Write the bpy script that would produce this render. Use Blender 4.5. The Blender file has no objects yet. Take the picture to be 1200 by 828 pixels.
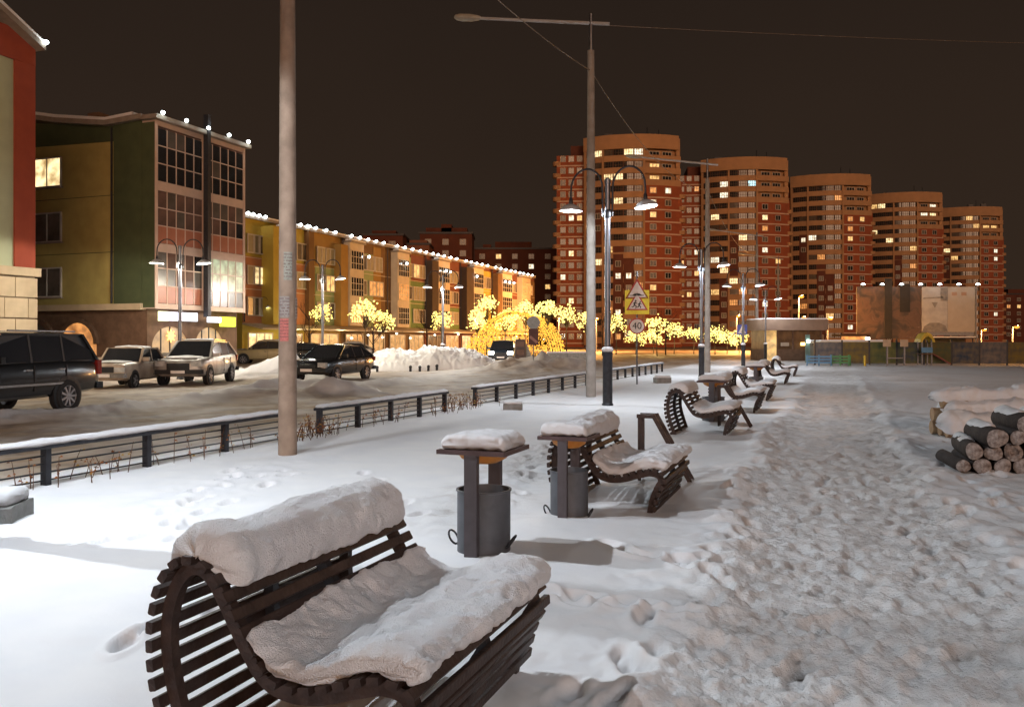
import bpy, bmesh, math, random
import numpy as np
from mathutils import Vector, Matrix, Euler

random.seed(7)
rng = np.random.default_rng(7)
S = bpy.context.scene
COL = S.collection
R = math.radians

# ------------------------------------------------------------------ camera, sky, sun, exposure
CAM_H = 1.65
F_PX, HORIZON_Y = 1000.0, 399.0           # focal length and horizon row, for a 1200 px wide frame
cam_data = bpy.data.cameras.new('camera')
cam_data.sensor_width = 36.0
cam_data.lens = 36.0 * F_PX / 1200.0
cam_data.shift_y = -(414.0 - HORIZON_Y) / 1200.0
cam_data.clip_start = 0.05
cam_data.clip_end = 3000.0
cam = bpy.data.objects.new('camera', cam_data)
COL.objects.link(cam)
cam.location = (0, 0, CAM_H)
cam.rotation_euler = (R(90), 0, 0)
S.camera = cam

world = bpy.data.worlds.new('World')
S.world = world
world.use_nodes = True
wn, wl = world.node_tree.nodes, world.node_tree.links
wn.clear()
w_out = wn.new('ShaderNodeOutputWorld')
w_bg = wn.new('ShaderNodeBackground')
w_geo = wn.new('ShaderNodeTexCoord')
w_sep = wn.new('ShaderNodeSeparateXYZ')
w_ramp = wn.new('ShaderNodeValToRGB')
wl.new(w_geo.outputs['Generated'], w_sep.inputs[0])
wl.new(w_sep.outputs['Z'], w_ramp.inputs[0])
# low cloud lit from below by the town: a little warmer and lighter near the horizon, all the way round
w_ramp.color_ramp.elements[0].position = 0.0
w_ramp.color_ramp.elements[0].color = (0.034, 0.021, 0.0135, 1)
w_ramp.color_ramp.elements[1].position = 0.5
w_ramp.color_ramp.elements[1].color = (0.0168, 0.0112, 0.0086, 1)
w_noise = wn.new('ShaderNodeTexNoise'); w_noise.inputs['Scale'].default_value = 2.2; w_noise.inputs['Detail'].default_value = 5
wl.new(w_geo.outputs['Generated'], w_noise.inputs['Vector'])
w_mr = wn.new('ShaderNodeMapRange'); w_mr.inputs[3].default_value = 0.82; w_mr.inputs[4].default_value = 1.18
wl.new(w_noise.outputs['Fac'], w_mr.inputs[0])
w_mul = wn.new('ShaderNodeVectorMath'); w_mul.operation = 'SCALE'
wl.new(w_ramp.outputs[0], w_mul.inputs[0]); wl.new(w_mr.outputs[0], w_mul.inputs['Scale'])
wl.new(w_mul.outputs[0], w_bg.inputs[0])
w_bg.inputs[1].default_value = 1.0
wl.new(w_bg.outputs[0], w_out.inputs[0])

sun_data = bpy.data.lights.new('sun', 'SUN')
sun_data.energy = 1.35
sun_data.angle = R(35)
sun_data.color = (1.0, 0.57, 0.34)
sun = bpy.data.objects.new('sun', sun_data)
COL.objects.link(sun)
sun.rotation_euler = Vector((-0.12, 0.98, -0.10)).to_track_quat('-Z', 'Y').to_euler()

S.view_settings.view_transform = 'Standard'
S.view_settings.look = 'None'
S.view_settings.gamma = 1.0
S.view_settings.exposure = 0.0
S.view_settings.use_curve_mapping = False
S.cycles.use_denoising = True
S.cycles.max_bounces = 5
S.cycles.diffuse_bounces = 3
S.cycles.glossy_bounces = 3
S.cycles.transmission_bounces = 3
S.cycles.sample_clamp_indirect = 4.0
S.cycles.caustics_reflective = False
S.cycles.caustics_refractive = False
S.cycles.use_light_tree = True

# ------------------------------------------------------------------ frames of reference
DX, DY = 0.3512, 0.9363                    # direction of the promenade and the street
PHI = math.atan2(DY, DX)                   # local x = along the street, local y = to its left
def pt(u, v, z=0.0):
    return Vector((u * DX - v * DY, u * DY + v * DX, z))
def at(px, depth, z=0.0):
    """ground point seen in column px of the photograph, depth metres ahead"""
    return Vector(((px - 600.0) / F_PX * depth, depth, z))
def uv_of(X, Y):
    return X * DX + Y * DY, -X * DY + Y * DX

# ------------------------------------------------------------------ noise
def _hash(ix, iy, seed):
    s = np.sin(ix * 127.1 + iy * 311.7 + seed * 74.7) * 43758.5453
    return s - np.floor(s)
def vnoise(x, y, seed=0):
    ix, iy = np.floor(x), np.floor(y)
    fx, fy = x - ix, y - iy
    fx = fx * fx * (3 - 2 * fx); fy = fy * fy * (3 - 2 * fy)
    a = _hash(ix, iy, seed); b = _hash(ix + 1, iy, seed)
    c = _hash(ix, iy + 1, seed); d = _hash(ix + 1, iy + 1, seed)
    return (a + (b - a) * fx) * (1 - fy) + (c + (d - c) * fx) * fy - 0.5
def fbm(x, y, octv=4, seed=0, gain=0.5):
    t, amp = 0.0, 1.0
    x = np.asarray(x, float); y = np.asarray(y, float)
    for o in range(octv):
        t = t + amp * vnoise(x * 2.03 ** o + 17.3 * o, y * 2.03 ** o - 9.1 * o, seed + o)
        amp *= gain
    return t
def sstep(a, b, x):
    t = np.clip((x - a) / (b - a), 0, 1)
    return t * t * (3 - 2 * t)

# ------------------------------------------------------------------ materials
MATS = {}
def mat(name, c1, c2=None, scale=6.0, rough=0.6, metal=0.0, bump=0.0, bscale=40.0, spec=0.3, emit=None, estr=0.0, detail=4.0, coat=0.0):
    if name in MATS: return MATS[name]
    m = bpy.data.materials.new(name); m.use_nodes = True
    nt = m.node_tree; n, l = nt.nodes, nt.links
    b = n['Principled BSDF']
    b.inputs['Roughness'].default_value = rough
    b.inputs['Metallic'].default_value = metal
    b.inputs['Specular IOR Level'].default_value = spec
    if coat: b.inputs['Coat Weight'].default_value = coat
    if c2 is None: c2 = tuple(min(1, c * 0.78) for c in c1)
    tc = n.new('ShaderNodeTexCoord')
    ns = n.new('ShaderNodeTexNoise'); ns.inputs['Scale'].default_value = scale; ns.inputs['Detail'].default_value = detail
    l.new(tc.outputs['Object'], ns.inputs['Vector'])
    rp = n.new('ShaderNodeValToRGB')
    rp.color_ramp.elements[0].position = 0.35; rp.color_ramp.elements[0].color = (*c1, 1)
    rp.color_ramp.elements[1].position = 0.68; rp.color_ramp.elements[1].color = (*c2, 1)
    l.new(ns.outputs['Fac'], rp.inputs[0]); l.new(rp.outputs[0], b.inputs['Base Color'])
    if bump:
        nb = n.new('ShaderNodeTexNoise'); nb.inputs['Scale'].default_value = bscale; nb.inputs['Detail'].default_value = 3
        l.new(tc.outputs['Object'], nb.inputs['Vector'])
        bp = n.new('ShaderNodeBump'); bp.inputs['Strength'].default_value = bump; bp.inputs['Distance'].default_value = 0.02
        l.new(nb.outputs['Fac'], bp.inputs['Height']); l.new(bp.outputs[0], b.inputs['Normal'])
    if emit:
        b.inputs['Emission Color'].default_value = (*emit, 1)
        b.inputs['Emission Strength'].default_value = estr
    MATS[name] = m
    return m

def lit_window(name, c, strength):
    """a lit room behind the pane: curtains and furniture make it uneven"""
    if name in MATS: return MATS[name]
    m = bpy.data.materials.new(name); m.use_nodes = True
    nt = m.node_tree; n, l = nt.nodes, nt.links
    b = n['Principled BSDF']; b.inputs['Base Color'].default_value = (0.3, 0.25, 0.2, 1); b.inputs['Roughness'].default_value = 0.2
    tc = n.new('ShaderNodeTexCoord')
    w = n.new('ShaderNodeTexNoise'); w.inputs['Scale'].default_value = 1.7; w.inputs['Detail'].default_value = 3
    oi = n.new('ShaderNodeObjectInfo')
    mp = n.new('ShaderNodeVectorMath'); mp.operation = 'ADD'
    sc = n.new('ShaderNodeVectorMath'); sc.operation = 'SCALE'; sc.inputs['Scale'].default_value = 37.0
    cx = n.new('ShaderNodeCombineXYZ')
    l.new(oi.outputs['Random'], cx.inputs[0]); l.new(oi.outputs['Random'], cx.inputs[2]); l.new(cx.outputs[0], sc.inputs[0])
    l.new(tc.outputs['Object'], mp.inputs[0]); l.new(sc.outputs[0], mp.inputs[1]); l.new(mp.outputs[0], w.inputs['Vector'])
    rp = n.new('ShaderNodeValToRGB')
    rp.color_ramp.elements[0].position = 0.32; rp.color_ramp.elements[0].color = (c[0] * .32, c[1] * .25, c[2] * .18, 1)
    rp.color_ramp.elements[1].position = 0.6; rp.color_ramp.elements[1].color = (*c, 1)
    l.new(w.outputs['Fac'], rp.inputs[0]); l.new(rp.outputs[0], b.inputs['Emission Color'])
    b.inputs['Emission Strength'].default_value = strength
    MATS[name] = m
    return m

def glow(name, c, strength):
    if name in MATS: return MATS[name]
    m = bpy.data.materials.new(name); m.use_nodes = True
    nt = m.node_tree; n, l = nt.nodes, nt.links
    n.clear()
    o = n.new('ShaderNodeOutputMaterial'); e = n.new('ShaderNodeEmission')
    e.inputs[0].default_value = (*c, 1); e.inputs[1].default_value = strength
    l.new(e.outputs[0], o.inputs[0])
    MATS[name] = m
    return m

def ground_material():
    m = bpy.data.materials.new('snow_ground'); m.use_nodes = True
    nt = m.node_tree; n, l = nt.nodes, nt.links
    b = n['Principled BSDF']; b.inputs['Roughness'].default_value = 0.65; b.inputs['Specular IOR Level'].default_value = 0.25
    tc = n.new('ShaderNodeTexCoord')
    def noise(sc, det=4, dist=0.0):
        x = n.new('ShaderNodeTexNoise'); x.inputs['Scale'].default_value = sc; x.inputs['Detail'].default_value = det
        x.inputs['Distortion'].default_value = dist
        l.new(tc.outputs['Object'], x.inputs['Vector']); return x
    def ramp(fac, stops):
        r = n.new('ShaderNodeValToRGB'); e = r.color_ramp.elements
        while len(e) < len(stops): e.new(0.5)
        for i, (p, c) in enumerate(stops): e[i].position = p; e[i].color = (*c, 1)
        l.new(fac, r.inputs[0]); return r
    def mix(f, a, c):
        x = n.new('ShaderNodeMix'); x.data_type = 'RGBA'
        l.new(f, x.inputs[0]); l.new(a, x.inputs[6]); l.new(c, x.inputs[7]); return x.outputs[2]
    clean = ramp(noise(2.0).outputs['Fac'], [(0.3, (0.80, 0.81, 0.84)), (0.7, (0.86, 0.86, 0.87))])
    tram = ramp(noise(5.0, 10, 0.5).outputs['Fac'], [(0.30, (0.50, 0.45, 0.42)), (0.42, (0.68, 0.66, 0.65)), (0.58, (0.80, 0.79, 0.79))])
    slush = ramp(noise(1.6, 6, 0.6).outputs['Fac'], [(0.28, (0.14, 0.08, 0.043)), (0.50, (0.27, 0.175, 0.10)), (0.72, (0.40, 0.295, 0.19))])
    a1 = n.new('ShaderNodeAttribute'); a1.attribute_name = 'trampled'
    a2 = n.new('ShaderNodeAttribute'); a2.attribute_name = 'slush'
    c = mix(a1.outputs['Fac'], clean.outputs[0], tram.outputs[0])
    c = mix(a2.outputs['Fac'], c, slush.outputs[0])
    l.new(c, b.inputs['Base Color'])
    nb = noise(38, 8); nb2 = noise(170, 3)
    ad = n.new('ShaderNodeMath'); ad.operation = 'MULTIPLY_ADD'
    l.new(nb2.outputs['Fac'], ad.inputs[0]); ad.inputs[1].default_value = 0.35; l.new(nb.outputs['Fac'], ad.inputs[2])
    st = n.new('ShaderNodeMath'); st.operation = 'MULTIPLY_ADD'; st.inputs[1].default_value = 0.85; st.inputs[2].default_value = 0.12
    l.new(a1.outputs['Fac'], st.inputs[0])
    bp = n.new('ShaderNodeBump'); bp.inputs['Distance'].default_value = 0.02
    l.new(st.outputs[0], bp.inputs['Strength']); l.new(ad.outputs[0], bp.inputs['Height']); l.new(bp.outputs[0], b.inputs['Normal'])
    return m

SNOW = mat('snow', (0.84, 0.85, 0.87), (0.80, 0.80, 0.83), 4, 0.65, bump=0.75, bscale=150, spec=0.25)
DIRTY_SNOW = mat('dirty_snow', (0.62, 0.58, 0.54), (0.40, 0.33, 0.28), 3, 0.75, bump=0.6, bscale=18)
DARK_STEEL = mat('dark_steel', (0.045, 0.047, 0.055), (0.03, 0.03, 0.035), 9, 0.45, 0.3)
SLAT = mat('slat_wood', (0.060, 0.038, 0.031), (0.034, 0.022, 0.019), 14, 0.55, bump=0.25, bscale=50)
BIN_GREY = mat('bin_paint', (0.12, 0.125, 0.14), (0.085, 0.09, 0.10), 7, 0.5, 0.2, bump=0.05)
BIN_DARK = mat('bin_dark', (0.07, 0.072, 0.078), (0.05, 0.05, 0.055), 7, 0.5, 0.2)
PLATE = mat('plate_brown', (0.10, 0.065, 0.065), (0.075, 0.05, 0.05), 6, 0.5, 0.1)
ORANGE = mat('orange_bowl', (0.62, 0.25, 0.05), (0.5, 0.2, 0.04), 5, 0.5)
CONCRETE = mat('concrete_pole', (0.33, 0.245, 0.185), (0.215, 0.155, 0.115), 3.5, 0.85, bump=0.35, bscale=25)
PALE_CONC = mat('pale_concrete', (0.34, 0.31, 0.28), (0.25, 0.225, 0.20), 3.5, 0.85, bump=0.3, bscale=25)
GREY_CONC = mat('concrete_block', (0.30, 0.30, 0.29), (0.22, 0.22, 0.21), 8, 0.85, bump=0.3, bscale=40)
GALV = mat('galvanised', (0.19, 0.20, 0.225), (0.14, 0.145, 0.165), 6, 0.35, 0.7)
SHADE = mat('lamp_shade', (0.55, 0.55, 0.56), (0.48, 0.48, 0.5), 6, 0.4, 0.2)
LAMP_LENS = glow('lamp_lens', (0.95, 0.98, 1.0), 9.0)
SODIUM = glow('sodium_lens', (1.0, 0.32, 0.04), 2.4)
LED_WHITE = glow('led_white', (0.86, 0.97, 0.95), 16.0)
LED_WARM = glow('led_warm', (1.0, 0.78, 0.20), 2.7)
LED_GOLD = glow('led_gold', (1.0, 0.46, 0.055), 1.8)
GLASS = mat('dark_glass', (0.018, 0.02, 0.024), (0.03, 0.03, 0.032), 0.8, 0.08, spec=0.8)
CURTAIN = mat('curtained_glass', (0.13, 0.11, 0.095), (0.07, 0.06, 0.05), 1.2, 0.25, spec=0.6)
FRAME_W = mat('window_frame', (0.55, 0.50, 0.45), (0.45, 0.41, 0.37), 3, 0.6)
LIT = [lit_window('lit_warm', (1.0, 0.62, 0.22), 1.3), lit_window('lit_yellow', (1.0, 0.80, 0.42), 1.7),
       lit_window('lit_white', (0.95, 0.92, 0.72), 1.5), lit_window('lit_orange', (1.0, 0.40, 0.10), 0.9)]
LIT_BLUE = lit_window('lit_blue', (0.45, 0.9, 1.0), 1.4)

# ------------------------------------------------------------------ mesh builder
class MB:
    def __init__(s): s.v, s.f, s.m = [], [], []
    def add(s, vs, fs, M=None, mi=0):
        o = len(s.v)
        s.v += [tuple(M @ Vector(p)) for p in vs] if M is not None else [tuple(p) for p in vs]
        s.f += [tuple(i + o for i in f) for f in fs]; s.m += [mi] * len(fs)
        return s
    def box(s, x0, x1, y0, y1, z0, z1, mi=0, M=None):
        vs = [(x0,y0,z0),(x1,y0,z0),(x1,y1,z0),(x0,y1,z0),(x0,y0,z1),(x1,y0,z1),(x1,y1,z1),(x0,y1,z1)]
        return s.add(vs, [(0,3,2,1),(4,5,6,7),(0,1,5,4),(1,2,6,5),(2,3,7,6),(3,0,4,7)], M, mi)
    def bbox(s, x0, x1, y0, y1, z0, z1, b, mi=0, M=None):
        """box with its long x edges chamfered"""
        pf = [(y0+b,z0),(y1-b,z0),(y1,z0+b),(y1,z1-b),(y1-b,z1),(y0+b,z1),(y0,z1-b),(y0,z0+b)]
        vs = [(x0,a,c) for a,c in pf] + [(x1,a,c) for a,c in pf]
        fs = [(i,(i+1)%8,8+(i+1)%8,8+i) for i in range(8)] + [tuple(range(7,-1,-1)), tuple(range(8,16))]
        return s.add(vs, fs, M, mi)
    def bar(s, a, b, w, h, mi=0, up=(0,0,1)):
        """rectangular bar from a to b"""
        a, b = Vector(a), Vector(b); d = (b - a).normalized(); up = Vector(up)
        x = d.cross(up)
        if x.length < 1e-4: x = d.cross(Vector((1,0,0)))
        x.normalize(); y = x.cross(d)
        vs = []
        for p in (a, b):
            for sx, sy in ((-1,-1),(1,-1),(1,1),(-1,1)):
                vs.append(p + x * (sx * w / 2) + y * (sy * h / 2))
        return s.add(vs, [(0,1,2,3)[::-1],(4,5,6,7),(0,1,5,4),(1,2,6,5),(2,3,7,6),(3,0,4,7)], None, mi)
    def tube(s, path, r, n=8, mi=0, cap=True):
        path = [Vector(p) for p in path]; k = len(path)
        rs = r if isinstance(r, (list, tuple)) else [r] * k
        vs, prev = [], None
        for i, p in enumerate(path):
            t = (path[min(i+1,k-1)] - path[max(i-1,0)]).normalized()
            if prev is None:
                x = t.cross(Vector((0,0,1)))
                if x.length < 1e-3: x = Vector((1,0,0))
            else: x = prev - t * prev.dot(t)
            x.normalize(); prev = x; y = t.cross(x)
            for j in range(n):
                a = 2 * math.pi * j / n
                vs.append(p + (x * math.cos(a) + y * math.sin(a)) * rs[i])
        fs = [(i*n+j, i*n+(j+1)%n, (i+1)*n+(j+1)%n, (i+1)*n+j) for i in range(k-1) for j in range(n)]
        if cap: fs += [tuple(range(n-1,-1,-1)), tuple(range((k-1)*n, k*n))]
        return s.add(vs, fs, None, mi)
    def lathe(s, prof, n=24, M=None, mi=0, cap=True):
        vs, k = [], len(prof)
        for r, z in prof:
            for j in range(n):
                a = 2 * math.pi * j / n
                vs.append((r * math.cos(a), r * math.sin(a), z))
        fs = [(i*n+j, i*n+(j+1)%n, (i+1)*n+(j+1)%n, (i+1)*n+j) for i in range(k-1) for j in range(n)]
        if cap: fs += [tuple(range(n-1,-1,-1)), tuple(range((k-1)*n, k*n))]
        return s.add(vs, fs, M, mi)
    def prism(s, poly, a, b, axis='y', mi=0, M=None):
        def P(p, t): return {'x': (t, p[0], p[1]), 'y': (p[0], t, p[1]), 'z': (p[0], p[1], t)}[axis]
        k = len(poly)
        vs = [P(p, a) for p in poly] + [P(p, b) for p in poly]
        fs = [(i,(i+1)%k,k+(i+1)%k,k+i) for i in range(k)] + [tuple(range(k-1,-1,-1)), tuple(range(k,2*k))]
        return s.add(vs, fs, M, mi)
    def mesh(s, name, mats, smooth=None):
        me = bpy.data.meshes.new(name)
        me.from_pydata(s.v, [], s.f)
        for m in (mats if isinstance(mats, (list, tuple)) else [mats]): me.materials.append(m)
        if any(s.m): me.polygons.foreach_set('material_index', s.m)
        bm = bmesh.new(); bm.from_mesh(me); bmesh.ops.recalc_face_normals(bm, faces=bm.faces); bm.to_mesh(me); bm.free()
        if smooth is not None:
            me.polygons.foreach_set('use_smooth', [True] * len(me.polygons))
            me.set_sharp_from_angle(angle=R(smooth))
        me.update()
        return me
    def build(s, name, mats, parent=None, smooth=None, loc=None):
        return link(name, s.mesh(name, mats, smooth), parent, loc)

def link(name, data, parent=None, loc=None, rot=None):
    o = bpy.data.objects.new(name, data); COL.objects.link(o)
    if parent is not None: o.parent = parent
    if loc is not None: o.location = loc
    if rot is not None: o.rotation_euler = rot
    return o
def tag(o, label=None, cat=None, group=None, kind=None):
    if label: o['label'] = label
    if cat: o['category'] = cat
    if group: o['group'] = group
    if kind: o['kind'] = kind
    return o
def thing(name, label, cat, loc=(0,0,0), rz=0.0, group=None):
    o = bpy.data.objects.new(name, None); COL.objects.link(o)
    o.empty_display_size = 0.2
    o.location = loc; o.rotation_euler = (0, 0, rz)
    return tag(o, label, cat, group)
KIDS = {}
def kids(o):
    return [c for c in bpy.data.objects if c.parent is o]
def dup(root, loc, rz, label=None, group=None):
    tree = {}
    for c in bpy.data.objects:
        if c.parent is not None: tree.setdefault(c.parent.name, []).append(c)
    def cp(o, par):
        c = o.copy(); COL.objects.link(c)
        if par is not None: c.parent = par
        for ch in tree.get(o.name, []): cp(ch, c)
        return c
    r = cp(root, None)
    r.location = loc; r.rotation_euler = (0, 0, rz)
    if label: r['label'] = label
    if group: r['group'] = group
    return r
def light(kind, name, parent, loc, energy, color, size=0.3, rot=None, spot=None, spread=180):
    d = bpy.data.lights.new(name, kind); d.energy = energy; d.color = color
    if kind == 'AREA': d.shape = 'DISK'; d.size = size; d.spread = R(spread)
    else: d.shadow_soft_size = size
    if spot: d.spot_size = spot[0]; d.spot_blend = spot[1]
    return link(name, d, parent, loc, rot)

def loaf(section, x0, x1, nx, ns, amp, freq, end=0.08, seed=1, sag=None, fine=0.0, inset=0.0):
    """a lump of snow lofted along x over a closed (y, z) section; rounded ends, uneven surface"""
    sec = [Vector((0, a, b)) for a, b in section]
    seg = [(sec[(i+1) % len(sec)] - sec[i]).length for i in range(len(sec))]
    tot = sum(seg); ring = []
    for k in range(ns):
        t = tot * k / ns; i = 0
        while t > seg[i]: t -= seg[i]; i += 1
        ring.append(sec[i].lerp(sec[(i+1) % len(sec)], t / seg[i]))
    for _ in range(2):
        ring = [(ring[k-1] + ring[k] * 2 + ring[(k+1) % ns]) / 4 for k in range(ns)]
    cen = sum(ring, Vector()) / ns
    ry = np.array([p.y for p in ring]); rz_ = np.array([p.z for p in ring])
    ty = np.roll(ry, -1) - np.roll(ry, 1); tz = np.roll(rz_, -1) - np.roll(rz_, 1)
    ln = np.sqrt(ty**2 + tz**2) + 1e-9
    ny_, nz_ = tz / ln, -ty / ln
    area = 0.5 * np.sum(ry * np.roll(rz_, -1) - np.roll(ry, -1) * rz_)
    if area < 0: ny_, nz_ = -ny_, -nz_
    arc = np.arange(ns) * tot / ns
    ce = end * (1 - np.cos(np.linspace(0, math.pi / 2, 9)))[:-1]
    xs = np.concatenate([x0 + ce, np.linspace(x0 + end, x1 - end, nx), (x1 - ce)[::-1]]); nx = len(xs)
    V = []
    for x in xs:
        e = min((x - x0) / end, (x1 - x) / end, 1.0)
        s = max(math.sqrt(max(0, 1 - (1 - e) ** 2)), 0.06)
        big = fbm(np.full(ns, x * freq * .35), arc * freq * .35 + 3, 3, seed + 11)
        dsp = amp * (fbm(np.full(ns, x * freq), arc * freq + 50, 4, seed) + 1.2 * big)
        if fine: dsp = dsp + fine * fbm(np.full(ns, x * 24), arc * 24, 3, seed + 21)
        dsp = dsp * (.25 + .75 * s)
        jx = amp * 1.1 * fbm(arc * freq * 1.6 + 9, np.full(ns, x * freq), 3, seed + 5)
        if inset:
            ins = inset * (1 - s)
            y = ry + ny_ * (dsp - ins); z = rz_ + nz_ * (dsp - ins)
        else:
            y = cen.y + (ry - cen.y) * s + ny_ * dsp; z = cen.z + (rz_ - cen.z) * s + nz_ * dsp
        if sag: z = z + sag(x)
        V += list(zip(x + jx, y, z))
    mb = MB()
    fs = [(i*ns+j, i*ns+(j+1)%ns, (i+1)*ns+(j+1)%ns, (i+1)*ns+j) for i in range(nx-1) for j in range(ns)]
    fs += [tuple(range(ns-1,-1,-1)), tuple(range((nx-1)*ns, nx*ns))]
    mb.add(V, fs)
    return mb
# ------------------------------------------------------------------ ground
stamps = []
def trail(p0, p1, n, wob, depth=0.07, step_w=0.11):
    for i in range(n):
        t = (i + random.uniform(-.3, .3)) / n
        u = p0[0] + (p1[0] - p0[0]) * t + random.uniform(-wob, wob) * .5
        v = p0[1] + (p1[1] - p0[1]) * t + random.uniform(-wob, wob) + (step_w if i % 2 else -step_w)
        a = math.atan2(p1[1] - p0[1], p1[0] - p0[0]) + random.uniform(-.35, .35)
        stamps.append((u, v, a, depth * random.uniform(.6, 1.2)))
trail((1.2, -.95), (16, -.9), 34, .22, .05)
trail((1.2, .85), (16, .8), 26, .18, .045)
trail((16, -1.3), (1.5, -1.7), 34, .45, .06)
for _k in range(260):
    stamps.append((random.uniform(1.0, 15), random.gauss(-.05, .5), random.choice((0, math.pi)) + random.gauss(0, .3), random.uniform(.012, .034)))
trail((5.2, 1.1), (5.4, 2.0), 7, .2, .07)
trail((6.3, 1.0), (6.9, 1.9), 6, .2, .06)
trail((8.0, 3.4), (17.5, 4.6), 34, .25, .07)
trail((4.5, 4.3), (8.0, 3.9), 12, .2, .05)
trail((3.6, 3.6), (9.5, 5.4), 18, .15, .055)
trail((9.0, 7.2), (5.5, 5.0), 12, .2, .05)
trail((5.2, 5.6), (9.5, 6.6), 12, .3, .05)
trail((2.0, 1.0), (4.6, .95), 12, .15, .045)

def height(X, Y, detail=True):
    X = np.asarray(X, float); Y = np.asarray(Y, float)
    u, v = uv_of(X, Y)
    h = 0.05 * fbm(u * .35, v * .35, 3, 3) + 0.022 * fbm(u * 1.6, v * 1.6, 3, 5) + .010 * fbm(u * 5.5, v * 3.5, 3, 7) * sstep(-.1, .25, fbm(u * .6, v * .6, 2, 8))
    wob = 0.35 * fbm(u * .55, v * 0.2, 2, 9) + .12 * fbm(u * 2.2, v * 2.2, 2, 19)
    pc = -0.05 + 0.0 * u
    dp = np.abs(v - pc + wob) - 0.85
    pm = 1 - sstep(-0.15, 0.30, dp)                         # trodden path
    edge = np.exp(-((dp - .12) / .32) ** 2)
    near = 1 - sstep(30, 60, u)
    far_open = sstep(22, 30, u) * (1 - sstep(2, 5, np.abs(v + 2)))
    rough = np.abs(fbm(u * 2.6, v * 2.6, 3, 21)) * .04 + fbm(u * 17, v * 17, 3, 25, .75) * .026
    h = h - pm * .06 * near + (pm + .45 * edge) * rough * near + edge * near * (.15 * np.abs(fbm(u * 1.8, v * 1.8, 4, 31)) + .0)
    # churned snow on the right of the path and along the trail behind the litter bins
    ch = np.exp(-((v + 1.65) / .55) ** 2) * near
    h = h + ch * (.10 * np.abs(fbm(u * 3.0, v * 3.0, 4, 41)) - .02)
    ch2 = np.exp(-((v - 3.4 - .13 * (u - 8)) / .45) ** 2) * sstep(6, 8, u) * (1 - sstep(17, 20, u))
    h = h + ch2 * (.13 * np.abs(fbm(u * 3.2, v * 3.2, 4, 43)) - .03)
    ch3 = np.exp(-((v - 1.15) / .4) ** 2) * (1 - sstep(7, 9, u))
    h = h + ch3 * (.04 * np.abs(fbm(u * 4.0, v * 4.0, 4, 45)) - .01)
    ch4 = np.exp(-((v - 6.6) / .5) ** 2) * sstep(4, 6, u) * (1 - sstep(10, 12, u))
    h = h + ch4 * .06 * np.abs(fbm(u * 2.6, v * 2.6, 3, 47))
    # smooth drift at the right
    h = h + .16 * sstep(-2.2, -4.5, v) * (1 - sstep(14, 18, u)) 
    # the carriageway, its ruts and the banks the plough left
    road = sstep(8.7, 9.6, v + .25 * fbm(u * .4, v * 0, 2, 51)) * (1 - sstep(26, 30, v))
    rut = .05 * fbm(u * .25, v * 3.2, 4, 53) + .03 * fbm(u * 1.4, v * 3.5, 3, 55)
    h = h * (1 - .8 * road) + road * (-.03 + rut)
    bank = np.exp(-((v - 16.3 + .5 * fbm(u * .3, v * 0, 2, 57)) / .75) ** 2) * sstep(9, 12, u) * (1 - sstep(30, 36, u))
    h = h + bank * (.10 + .30 * np.abs(fbm(u * .9, v * 1.4, 4, 59)) + .06 * fbm(u * 5, v * 5, 3, 61))
    for (mx, my, rr, hh) in ((-5.9, 26.5, 1.4, .55), (-7.6, 25.6, 1.6, .2), (-9.9, 38.2, 1.4, 1.0), (-11.6, 39.2, 1.4, .6), (-17.6, 38.5, 1.7, 1.5),
                             (1.2, 47.0, 3.0, .75), (-2.2, 52.0, 2.2, .4), (3.6, 47.5, 2.4, .5)):
        g = np.exp(-((X - mx) ** 2 + (Y - my) ** 2) / rr ** 2)
        h = h + hh * g * (.8 + .9 * fbm(X * 1.1, Y * 1.1, 4, 63))
    # trodden grey slush at the roadside kerb
    return h

def masks(X, Y):
    u, v = uv_of(X, Y)
    wob = 0.35 * fbm(u * .55, v * 0.2, 2, 9) + .12 * fbm(u * 2.2, v * 2.2, 2, 19)
    dp = np.abs(v + .05 + wob) - 0.85
    tr = (1 - sstep(-.1, .45, dp)) * .85
    tr = np.maximum(tr, .55 * np.exp(-((v + 1.55) / .5) ** 2) * sstep(-.15, .25, fbm(u * 2, v * 2, 3, 71)))
    tr = np.maximum(tr, .6 * sstep(24, 34, u) * (1 - sstep(3, 6, np.abs(v + 3))) * sstep(-.1, .3, fbm(u * .5, v * .5, 3, 73)))
    ch2 = np.exp(-((v - 3.4 - .13 * (u - 8)) / .5) ** 2) * sstep(6, 8, u) * (1 - sstep(17, 20, u))
    tr = np.maximum(tr, ch2 * .9 * sstep(-.2, .2, fbm(u * 1.5, v * 1.5, 3, 75)))
    road = sstep(8.8, 9.7, v + .25 * fbm(u * .4, v * 0, 2, 51)) * (1 - sstep(60, 80, v))
    bank = np.exp(-((v - 16.3 + .5 * fbm(u * .3, v * 0, 2, 57)) / .75) ** 2) * sstep(9, 12, u) * (1 - sstep(30, 36, u))
    sl = road * (1 - .55 * bank) * (.82 + .35 * fbm(u * .7, v * 1.2, 3, 77))
    sl = np.maximum(sl, .7 * sstep(60, 75, u) * sstep(-30, -10, v))
    for (mx, my, rr, k) in ((-9.9, 38.2, 1.9, .95), (-11.6, 39.2, 1.7, .9), (-17.6, 38.5, 1.8, .6), (-5.9, 26.5, 1.4, .35), (-7.6, 26.2, 1.5, .3)):
        sl = sl * (1 - k * np.exp(-((X - mx) ** 2 + (Y - my) ** 2) / rr ** 2))
    return np.clip(tr, 0, 1), np.clip(sl, 0, 1)

def ground_z(p):
    return float(height(np.array([p[0]]), np.array([p[1]]))[0])

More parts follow.
